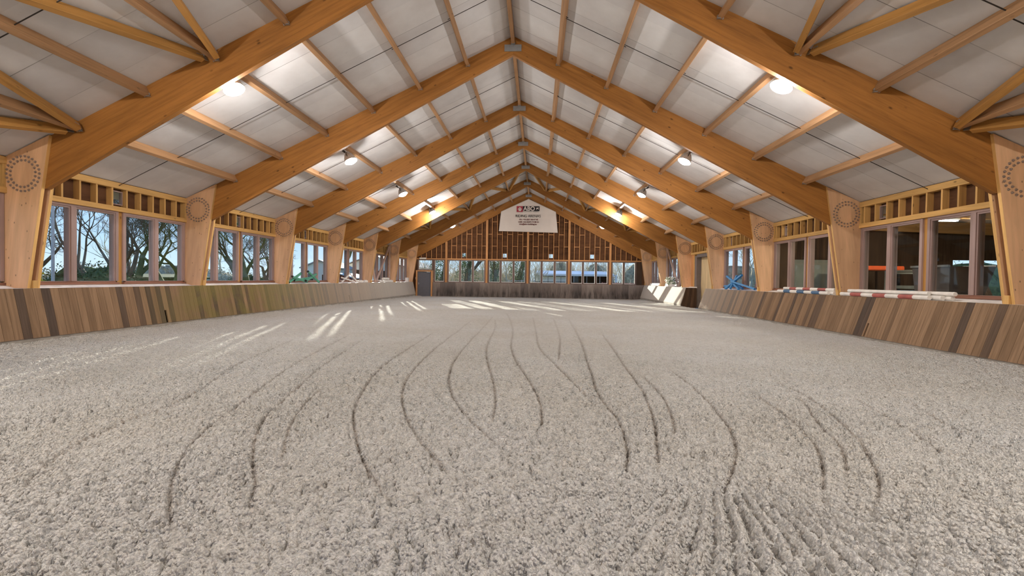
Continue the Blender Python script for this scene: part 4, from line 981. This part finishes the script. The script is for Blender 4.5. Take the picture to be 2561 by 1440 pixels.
# dark tipping hopper and a timber trestle by the shed doorway
hp = empty('hopper', (12.6, 14.45, -0.12))
b = MB(); vs = [(-0.35, -0.55, 0.6), (0.35, -0.55, 0.6), (0.35, 0.55, 0.6), (-0.35, 0.55, 0.6), (-0.6, -0.85, 2.05), (0.6, -0.85, 2.05), (0.6, 0.45, 2.05), (-0.6, 0.45, 2.05)]
b.add(vs, [(3, 2, 1, 0), (0, 1, 5, 4), (1, 2, 6, 5), (2, 3, 7, 6), (3, 0, 4, 7), (4, 5, 6, 7)]); b.build('bin', M['jamb'], hp)
b = MB()
for x in (-0.4, 0.4):
    for y in (-0.6, 0.6): b.beam((x, y, 0), (x * 0.7, y * 0.8, 0.7), 0.08, 0.08, (0, 1, 0))
b.build('stand', M['black'], hp)
b = MB(); b.beam((-0.62, -0.86, 2.06), (-0.62, 0.46, 2.06), 0.06, 0.06); b.beam((0.62, -0.86, 2.06), (0.62, 0.46, 2.06), 0.06, 0.06); b.build('rim', M['slate'], hp)
tag(hp, 'dark tapering hopper standing in the shed', 'hopper')
ts = empty('trestle', (14.6, 15.8, -0.12))
for a, c in (((0, -1.1, 0.0), (0, 0.0, 2.05)), ((0, 1.1, 0.0), (0, 0.0, 2.05))):
    b = MB(); b.beam(a, c, 0.14, 0.14, (1, 0, 0)); b.build('leg', M['shedwood'], ts)
b = MB(); b.beam((0, -0.6, 1.0), (0, 0.6, 1.0), 0.1, 0.1); b.build('crossbar', M['shedwood'], ts)
tag(ts, 'dark timber trestle in front of the bright shed doorway', 'trestle')

# ------------------------------------------------------------------ outdoors
slab('ground', M['grass'], [(-260, 260, -60, 420, -0.9, -0.22)], 'winter grass around the hall')
def grow(b, p, d, L, r, depth, rng, up=0.12, n=5, spread=0.55, kids=3, minr=0.006):
    """one limb and its branches, all in the same mesh"""
    pts = [Vector(p)]; rad = [r]; k = 4 if depth > 1 else 3; dd = Vector(d).normalized()
    for i in range(k):
        dd = (dd + Vector((rng.gauss(0, .13), rng.gauss(0, .13), rng.gauss(0, .10) + up))).normalized(); pts.append(pts[-1] + dd * (L / k)); rad.append(max(minr, r * (1 - 0.55 * (i + 1) / k)))
    b.tube(pts, rad, max(3, n), cap=False)
    if depth <= 0: return
    for j in range(kids + (1 if rng.random() < .5 else 0)):
        t = rng.uniform(0.35, 1.0) if j else 1.0; i = min(k - 1, int(t * k)); f = t * k - i; q = pts[i].lerp(pts[min(k, i + 1)], min(1, f))
        ax = Vector((rng.gauss(0, 1), rng.gauss(0, 1), rng.gauss(0, .5))); nd = (dd + ax.normalized() * spread * rng.uniform(.8, 1.6)).normalized()
        grow(b, q, nd, L * rng.uniform(.55, .8), max(minr, rad[i] * rng.uniform(.5, .7)), depth - 1, rng, up, n - 1, spread, kids, minr)
def tree(loc, h, r, seed, label, mat='bark', depth=5, kids=3, spread=0.55, up=0.10, stems=1, lean=(0, 0), group='bare trees outside', minr=0.007):
    rng = random.Random(seed); b = MB()
    for i in range(stems):
        a = rng.uniform(0, 6.28); o = (0.25 * math.cos(a), 0.25 * math.sin(a), 0) if stems > 1 else (0, 0, 0)
        grow(b, o, (lean[0] + (0.35 * math.cos(a) if stems > 1 else 0), lean[1] + (0.35 * math.sin(a) if stems > 1 else 0), 1), h * 0.34, r, depth, rng, up, 7, spread, kids, minr)
    o = b.build('bare_tree', M[mat], loc=(loc[0], loc[1], -0.25)); tag(o, label, 'tree', group)
def blob_shrub(name, loc, rx, ry, h, seed, mat, label, cat='shrub', n=2600, leaf=0.05, group=None, kind=None):
    """leafy mass: a lumpy core under a coat of small leaves, with a short stem"""
    rng = random.Random(seed); root = empty(name, loc); b = MB(); lv = MB()
    NU, NV = 22, 10; vs = []; fs = []
    def rr_(u, v): return 1 + 0.18 * math.sin(3 * u + seed) * math.cos(2.3 * v) + 0.12 * math.sin(7 * u + 2 * v + seed)
    for j in range(NV + 1):
        v = (PI / 2) * j / NV
        for i in range(NU): u = 2 * PI * i / NU; q = rr_(u, v); vs.append((rx * .88 * q * math.cos(u) * math.cos(v), ry * .88 * q * math.sin(u) * math.cos(v), h * .9 * q * math.sin(v)))
    for j in range(NV):
        for i in range(NU): fs.append((j * NU + i, j * NU + (i + 1) % NU, (j + 1) * NU + (i + 1) % NU, (j + 1) * NU + i))
    b.add(vs, fs)
    for i in range(n):
        u, v = rng.uniform(0, 2 * PI), math.asin(rng.random()); q = rr_(u, v) * rng.uniform(.86, 1.08)
        c = Vector((rx * q * math.cos(u) * math.cos(v), ry * q * math.sin(u) * math.cos(v), h * q * math.sin(v))); a = Vector((rng.gauss(0, 1), rng.gauss(0, 1), rng.gauss(0, 1))).normalized(); w_ = a.orthogonal().normalized(); l = leaf * rng.uniform(.6, 1.4)
        lv.add([c + a * l, c + w_ * l * .55, c - a * l, c - w_ * l * .55], [(0, 1, 2, 3)])
    b.build('core', M[mat], root, smooth=True); lv.build('foliage', M[mat], root); tag(root, label, cat, group, kind)
# garden side
tree((-20.5, 19.6), 7.5, 0.20, 3, 'dark bare orchard tree behind the nearest left window, beside the lamp post', depth=6, minr=0.005, kids=3, spread=0.75, up=0.04)
tree((-20.2, 22.4), 9.0, 0.17, 5, 'many-stemmed bare tree in the second light of the nearest left window', depth=6, minr=0.005, kids=3, spread=0.6, up=0.16, stems=3)
tree((-21.0, 25.0), 8.0, 0.26, 8, 'thick pollarded bare tree in the third light of the nearest left window', 'bark2', depth=6, minr=0.005, kids=3, spread=0.7, up=0.08)
tree((-20.5, 27.0), 7.6, 0.24, 13, 'forked bare tree in the last light of the nearest left window', 'bark2', depth=6, minr=0.005, kids=3, spread=0.75, up=0.08, stems=2)
tree((-17.0, 28.4), 9.0, 0.30, 21, 'big bare tree with low heavy limbs behind the second left window', 'bark2', depth=6, minr=0.005, kids=3, spread=0.8, up=0.02, lean=(0.25, -0.2))
tree((-19.5, 33.2), 9.5, 0.24, 34, 'tall bare tree in the middle of the second left window', depth=6, minr=0.005, kids=3, spread=0.65, up=0.1, stems=2)
tree((-20.5, 36.6), 7.0, 0.20, 55, 'slim bare tree at the far end of the second left window', depth=6, minr=0.005, kids=3, spread=0.7, up=0.08)
tree((-20.6, 53.5), 11.0, 0.30, 56, 'mossy tree in the last light of the third left window', 'bark2', depth=4, kids=3, spread=0.5, up=0.2)
tree((-40.0, 46.0), 10.0, 0.25, 57, 'far bare tree over the garden hedge', 'twig', depth=4, kids=3, spread=0.55, up=0.12)
tree((-42.0, 62.0), 10.0, 0.25, 58, 'far bare tree beside the pale barn', 'twig', depth=4, kids=3, spread=0.55, up=0.12)
blob_shrub('evergreen_shrub', (-18.6, 20.6, -0.25), 1.3, 2.0, 1.75, 1, 'shrub', 'dark evergreen shrub under the bare trees outside the nearest left window')
blob_shrub('brown_bush', (-19.8, 16.9, -0.25), 1.1, 1.1, 1.75, 2, 'scrub', 'brown rounded bush beside the lamp post', 'shrub')
blob_shrub('garden_shrub', (-22.5, 23.2, -0.25), 1.4, 2.2, 1.8, 4, 'shrub', 'dark green garden shrub farther back behind the bare trees')
blob_shrub('yellow_shrub', (-17.2, 16.2, -0.25), 0.5, 0.5, 1.75, 6, 'yellow', 'small yellow flowering shrub at the edge of the nearest left window', 'shrub', 260, 0.05)
blob_shrub('garden_hedge', (-34.0, 43.0, -0.25), 1.8, 16.0, 2.2, 7, 'scrub', 'long brown hedge beyond the garden', 'hedge', 7000, 0.09)
blob_shrub('low_hedge', (-25.0, 42.0, -0.25), 1.0, 4.5, 1.5, 9, 'shrub', 'low green hedge behind the second left window', 'hedge', 3000, 0.06)
lp = empty('lamp_post', (-16.0, 15.75, -0.25)); b = MB(); b.tube([(0, 0, 0), (0, 0, 0.5), (0, 0, 6.5)], [0.07, 0.05, 0.04], 10); b.build('pole', M['bead'], lp); b = MB(); b.dome((0, 0, 6.5), (0, 0, 1), 0.12, 0.15, 10, 4); b.build('cap', M['bead'], lp); tag(lp, 'thin pale lamp post outside the nearest left window', 'lamp post')
# low green-roofed shelter
def shed(name, x0, x1, y0, y1, h, rise, wall, roof, label, openings=(), over=0.3):
    root = empty(name, ((x0 + x1) / 2, (y0 + y1) / 2, -0.25)); cx_, cy_ = root.location.x, root.location.y
    b = MB(); b.box(x0 - cx_, x1 - cx_, y0 - cy_, y1 - cy_, 0, h); b.build('walls', M[wall], root)
    lx = (x1 - x0) / 2 + over; b = MB()
    b.prism([(-lx, h - 0.02), (0, h + rise), (lx, h - 0.02), (lx, h + 0.1), (0, h + rise + 0.12), (-lx, h + 0.1)], y0 - cy_ - over, y1 - cy_ + over, (1, 0, 0)); b.build('roof', M[roof], root)
    b = MB()
    b.prism([(-lx + over, h), (lx - over, h), (0, h + rise)], y0 - cy_ + 0.01, y0 - cy_ + 0.1, (1, 0, 0)); b.build('gable', M[wall], root)
    for q in openings:                               # (side, from, to, z0, z1): 'x' long wall facing the hall, 'y' end facing it
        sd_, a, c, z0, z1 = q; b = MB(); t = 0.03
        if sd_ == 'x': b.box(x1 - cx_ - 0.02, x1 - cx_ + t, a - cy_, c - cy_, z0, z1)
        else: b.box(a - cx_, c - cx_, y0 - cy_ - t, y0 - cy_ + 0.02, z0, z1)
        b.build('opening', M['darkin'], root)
    tag(root, label, 'building'); return root
shed('low_shelter', -27.5, -25.5, 29.5, 36.5, 1.35, 0.2, 'ivy', 'shrub', 'low green-roofed shelter beyond the trees of the nearest left window', [('x', 30.0, 36.0, 0.3, 1.1)])
shed('garden_shed', -29.5, -25.0, 60.2, 66.0, 2.7, 1.0, 'render', 'slate', 'small white shed with a grey roof behind the third left window', [('y', -28.8, -27.9, 0.1, 2.0), ('y', -26.9, -25.9, 1.0, 1.9), ('x', 61.5, 62.7, 1.0, 2.0)])
shed('white_barn', -27.0, -19.0, 68.0, 96.0, 3.3, 1.5, 'render', 'slate', 'long white barn behind the fourth left window', [('x', 70, 73, 0.2, 2.6), ('x', 76, 79, 0.2, 2.6), ('x', 83, 86, 0.2, 2.6), ('y', -25.6, -24.4, 0.1, 2.7), ('y', -22.8, -20.6, 0.4, 2.6)])
shed('brick_outhouse', -20.5, -17.8, 47.5, 51.5, 1.5, 0.4, 'brick', 'whitemetal', 'low brick outhouse with a pale roof behind the third left window', [('y', -20, -18.8, 0.4, 1.2)])
# beyond the gable
def ivy_tree(loc, h, r, seed, label):
    rng = random.Random(seed); root = empty('ivy_tree', (loc[0], loc[1], -0.25)); b = MB(); grow(b, (0, 0, 0), (0, 0, 1), h * .5, r, 4, rng, .2, 7, .5, 3, .012); b.build('trunk', M['bark'], root)
    lv = MB()
    for i in range(2600):
        z = h * .62 * rng.random() ** .8; a = rng.uniform(0, 2 * PI); q = (r * 2.2 + .25 * math.sin(z * 2 + seed)) * rng.uniform(.6, 1.25) * (1.15 - .5 * z / (h * .62)); c = Vector((q * math.cos(a), q * math.sin(a), z))
        d = Vector((rng.gauss(0, 1), rng.gauss(0, 1), rng.gauss(0, 1))).normalized(); e = d.orthogonal().normalized(); l = .085 * rng.uniform(.6, 1.3); lv.add([c + d * l, c + e * l * .6, c - d * l, c - e * l * .6], [(0, 1, 2, 3)])
    lv.build('ivy', M['ivy'], root); tag(root, label, 'tree', 'ivy-covered trees beyond the gable')
ivy_tree((-10.6, 55, 0), 9, .34, 2, 'ivy-covered trunk in the single window beside the grey door')
ivy_tree((-7.2, 54, 0), 10, .42, 4, 'broad ivy-covered trunk in the middle light of the first gable window')
ivy_tree((-4.25, 56, 0), 9, .30, 6, 'ivy-covered trunk at the edge of the second gable window')
ivy_tree((-1.35, 54, 0), 9, .40, 8, 'ivy-covered trunk in the third light of the second gable window')
for i, (x, y, h) in enumerate(((-13.5, 60, 7), (-9.2, 63, 6), (-5.8, 61, 6), (-3.0, 63, 5.5), (0.2, 66, 6), (13.0, 78, 7), (15.2, 82, 8), (10.5, 88, 7.5), (7.2, 92, 7), (3.4, 94, 7.5), (18.5, 86, 8))):
    lab = ['pale bare tree behind the fanlight over the grey door', 'pale bare tree between the first two ivy trunks', 'pale bare tree in the last light of the first gable window', 'pale slender tree in the middle of the second gable window', 'pale bare tree in the third gable window', 'round-headed bare tree in the right end window',
           'far bare tree at the edge of the right end window', 'bare tree rising over the right end of the white stable', 'bare tree over the middle of the white stable', 'bare tree over the left end of the white stable', 'bare tree far to the right of the white stable'][i]
    tree((x, y), h * 1.25, .14, 100 + i, lab, 'twig', depth=4, kids=3, spread=.5, up=.16, group='bare trees beyond the gable', minr=.012)
def thicket():
    rng = random.Random(77); b = MB()
    for i in range(420):
        x = rng.uniform(-17, 24); y = rng.uniform(64, 69) if x < 1.5 else rng.uniform(110, 116); h = rng.uniform(2.2, 4.2) * (1.0 if x < 1.5 else 1.45)
        grow(b, (x, y, -0.25), (rng.gauss(0, .15), rng.gauss(0, .15), 1), h * .6, .05, 2, rng, .1, 4, .5, 3, .014)
    o = b.build('thicket', M['twig']); tag(o, 'pale brown thicket of saplings beyond the gable windows', 'thicket', kind='stuff')
thicket()
blob_shrub('scrub_bank', (-8.6, 76.0, -0.25), 7.6, 2.2, 2.7, 11, 'scrub', 'brown scrub bank behind the ivy-covered trees', 'hedge', 6000, .1)
blob_shrub('round_bush', (5.5, 100.0, -0.25), 3.6, 3, 5.0, 12, 'scrub', 'big rounded bush over the white stable, first one', 'bush', 4000, .12)
blob_shrub('round_bush', (13.5, 102.0, -0.25), 3.6, 3, 4.6, 13, 'scrub', 'big rounded bush over the right end of the white stable', 'bush', 4000, .12)
blob_shrub('round_bush', (22.5, 104.0, -0.25), 4.2, 3, 4.8, 14, 'scrub', 'big rounded bush to the right of the white stable', 'bush', 4000, .12)
# white stable: pale mono-pitch roof, boarded boxes at one end, open bays at the other
st = empty('stable', (6.45, 76.0, -0.25))
b = MB(); b.add([(-6.2, -1.6, 2.42), (6.2, -1.6, 2.42), (6.2, 3.4, 3.05), (-6.2, 3.4, 3.05), (-6.2, -1.6, 2.55), (6.2, -1.6, 2.55), (6.2, 3.4, 3.18), (-6.2, 3.4, 3.18)], [(3, 2, 1, 0), (4, 5, 6, 7), (0, 1, 5, 4), (1, 2, 6, 5), (2, 3, 7, 6), (3, 0, 4, 7)], (0, 1, 0)); b.build('roof', M['whitemetal'], st)
b = MB(); b.box(-6.2, 6.2, -1.66, -1.60, 2.30, 2.60); b.build('fascia', M['whitemetal'], st)
b = MB(); b.box(-6.0, -0.6, -0.9, -0.8, 0, 2.2); b.box(-6.0, 6.0, 3.1, 3.2, 0, 2.95); b.box(-6.1, -6.0, -0.9, 3.2, 0, 2.4); b.build('walls', M['whitemetal'], st)
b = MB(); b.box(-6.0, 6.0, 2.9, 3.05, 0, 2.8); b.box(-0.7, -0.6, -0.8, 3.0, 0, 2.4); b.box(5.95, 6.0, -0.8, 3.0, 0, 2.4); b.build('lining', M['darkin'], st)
for i in range(7):
    x = -6.0 + 2.0 * i; b = MB(); b.beam((x, -1.45, 0), (x, -1.45, 2.4), 0.1, 0.1, (0, 1, 0)); b.build('post', M['slate'], st)
tag(st, 'long low white stable with open dark bays, seen through the third and fourth gable windows', 'building')
b = MB(); b.beam((12.9, 74.4, -0.25), (12.9, 74.4, 2.3), 0.28, 0.28, (0, 1, 0), 0.03); tag(b.build('gate_post', M['whitemetal']), 'white gate post at the right end of the white stable', 'post')
b = MB()
for z in (0.35, 0.8, 1.15): b.beam((0.3, 62.0, z), (5.6, 62.0, z), 0.04, 0.06)
for i in range(28): b.beam((0.35 + 0.19 * i, 62.0, -0.25), (0.35 + 0.19 * i, 62.0, 1.2), 0.03, 0.03, (0, 1, 0))
tag(b.build('picket_fence', M['fence']), 'black picket fence in front of the white stable', 'fence')
b = MB()
for z in (0.5, 1.05): b.beam((9.6, 66.0, z), (15.5, 66.0, z), 0.05, 0.14)
for i in range(4): b.beam((9.7 + 1.9 * i, 66.05, -0.25), (9.7 + 1.9 * i, 66.05, 1.2), 0.1, 0.1, (0, 1, 0))
tag(b.build('rail_fence', M['red']), 'red rail fence outside the right end window', 'fence')
b = MB(); b.beam((-2.4, 52.0, 1.25), (0.6, 52.0, 1.25), 0.04, 0.07)
for i in range(3): b.beam((-2.3 + 1.4 * i, 52.04, -0.25), (-2.3 + 1.4 * i, 52.04, 1.35), 0.09, 0.09, (0, 1, 0))
tag(b.build('post_and_rail', M['bead']), 'pale post and rail fence below the second gable window', 'fence')
# right side beyond the shed
for i, (x, y, h) in enumerate(((19.0, 42.0, 8), (15.5, 46.0, 7), (24.0, 44.0, 9), (17.0, 62.0, 9))):
    tree((x, y), h, .16, 200 + i, ['bare tree in the right window with the blue jump, nearest one', 'bare tree in the right window with the blue jump, middle one', 'bare tree far right of the blue jump window', 'bare tree outside the farthest right windows'][i], 'twig', depth=5, kids=3, spread=.55, up=.1, group='bare trees on the right', minr=.012)
blob_shrub('boundary_hedge', (22.0, 50.0, -0.25), 8, 2, 3.0, 21, 'scrub', 'olive hedge behind the right window with the blue jump', 'hedge', 5000, .1)
blob_shrub('yard_hedge', (27.2, 30.5, -0.25), 5.0, 1.2, 2.75, 22, 'shrub', 'dark hedge beyond the bright shed doorway', 'hedge', 3500, .06)
b = MB(); b.beam((13.4, 27.5, -0.25), (13.4, 27.5, 1.35), 0.5, 0.7, (0, 1, 0), 0.05); tag(b.build('drum', M['orange']), 'orange drum outside the window with the blue jump', 'drum')

# ------------------------------------------------------------------ daylight
sa, se = math.radians(19.0), math.radians(9.2)
S = Vector((-math.sin(sa) * math.cos(se), math.cos(sa) * math.cos(se), math.sin(se)))
sd = bpy.data.lights.new('sun', 'SUN'); sd.energy = 15.0; sd.angle = math.radians(0.53); sd.color = (1.0, 0.92, 0.80)
so = bpy.data.objects.new('sun', sd); COL.objects.link(so); so.rotation_euler = S.to_track_quat('Z', 'Y').to_euler()
wd = bpy.data.worlds.new('sky'); SC.world = wd; wd.use_nodes = True; t = wd.node_tree; t.nodes.clear()
tc = t.nodes.new('ShaderNodeTexCoord'); sx = t.nodes.new('ShaderNodeSeparateXYZ'); t.links.new(tc.outputs['Generated'], sx.inputs[0])
nz = t.nodes.new('ShaderNodeTexNoise'); nz.inputs['Scale'].default_value = 2.5; nz.inputs['Detail'].default_value = 5; mp = t.nodes.new('ShaderNodeMapping'); mp.inputs['Scale'].default_value = (1, 1, 4)
t.links.new(tc.outputs['Generated'], mp.inputs[0]); t.links.new(mp.outputs[0], nz.inputs[0])
rp = t.nodes.new('ShaderNodeValToRGB'); e = rp.color_ramp.elements
for _ in range(3): e.new(.5)
for el, (p, c) in zip(e, [(0.0, (.66, .80, .94)), (0.06, (.50, .70, .95)), (0.18, (.29, .51, .92)), (0.40, (.20, .39, .84)), (1.0, (.16, .30, .70))]): el.position = p; el.color = c + (1,)
t.links.new(sx.outputs[2], rp.inputs[0])
r2 = t.nodes.new('ShaderNodeValToRGB'); r2.color_ramp.elements[0].position = .52; r2.color_ramp.elements[1].position = .75; t.links.new(nz.outputs[0], r2.inputs[0])
mx = t.nodes.new('ShaderNodeMix'); mx.data_type = 'RGBA'; mx.inputs[7].default_value = (.82, .87, .92, 1); mf = t.nodes.new('ShaderNodeMath'); mf.operation = 'MULTIPLY'; mf.inputs[1].default_value = .25
t.links.new(r2.outputs[0], mf.inputs[0]); t.links.new(mf.outputs[0], mx.inputs[0]); t.links.new(rp.outputs[0], mx.inputs[6])
bg = t.nodes.new('ShaderNodeBackground'); bg.inputs[1].default_value = 1.35; t.links.new(mx.outputs[2], bg.inputs[0]); ow = t.nodes.new('ShaderNodeOutputWorld'); t.links.new(bg.outputs[0], ow.inputs[0])

SC.view_settings.view_transform = 'Standard'; SC.view_settings.look = 'None'; SC.view_settings.exposure = 0.0; SC.view_settings.gamma = 1.0; SC.view_settings.use_curve_mapping = False
c = SC.cycles; c.use_denoising = True; c.max_bounces = 7; c.diffuse_bounces = 4; c.glossy_bounces = 2; c.transmission_bounces = 2; c.transparent_max_bounces = 12; c.use_adaptive_sampling = True; c.adaptive_threshold = 0.025; c.adaptive_min_samples = 16; c.caustics_reflective = False; c.caustics_refractive = False; c.sample_clamp_indirect = 6.0
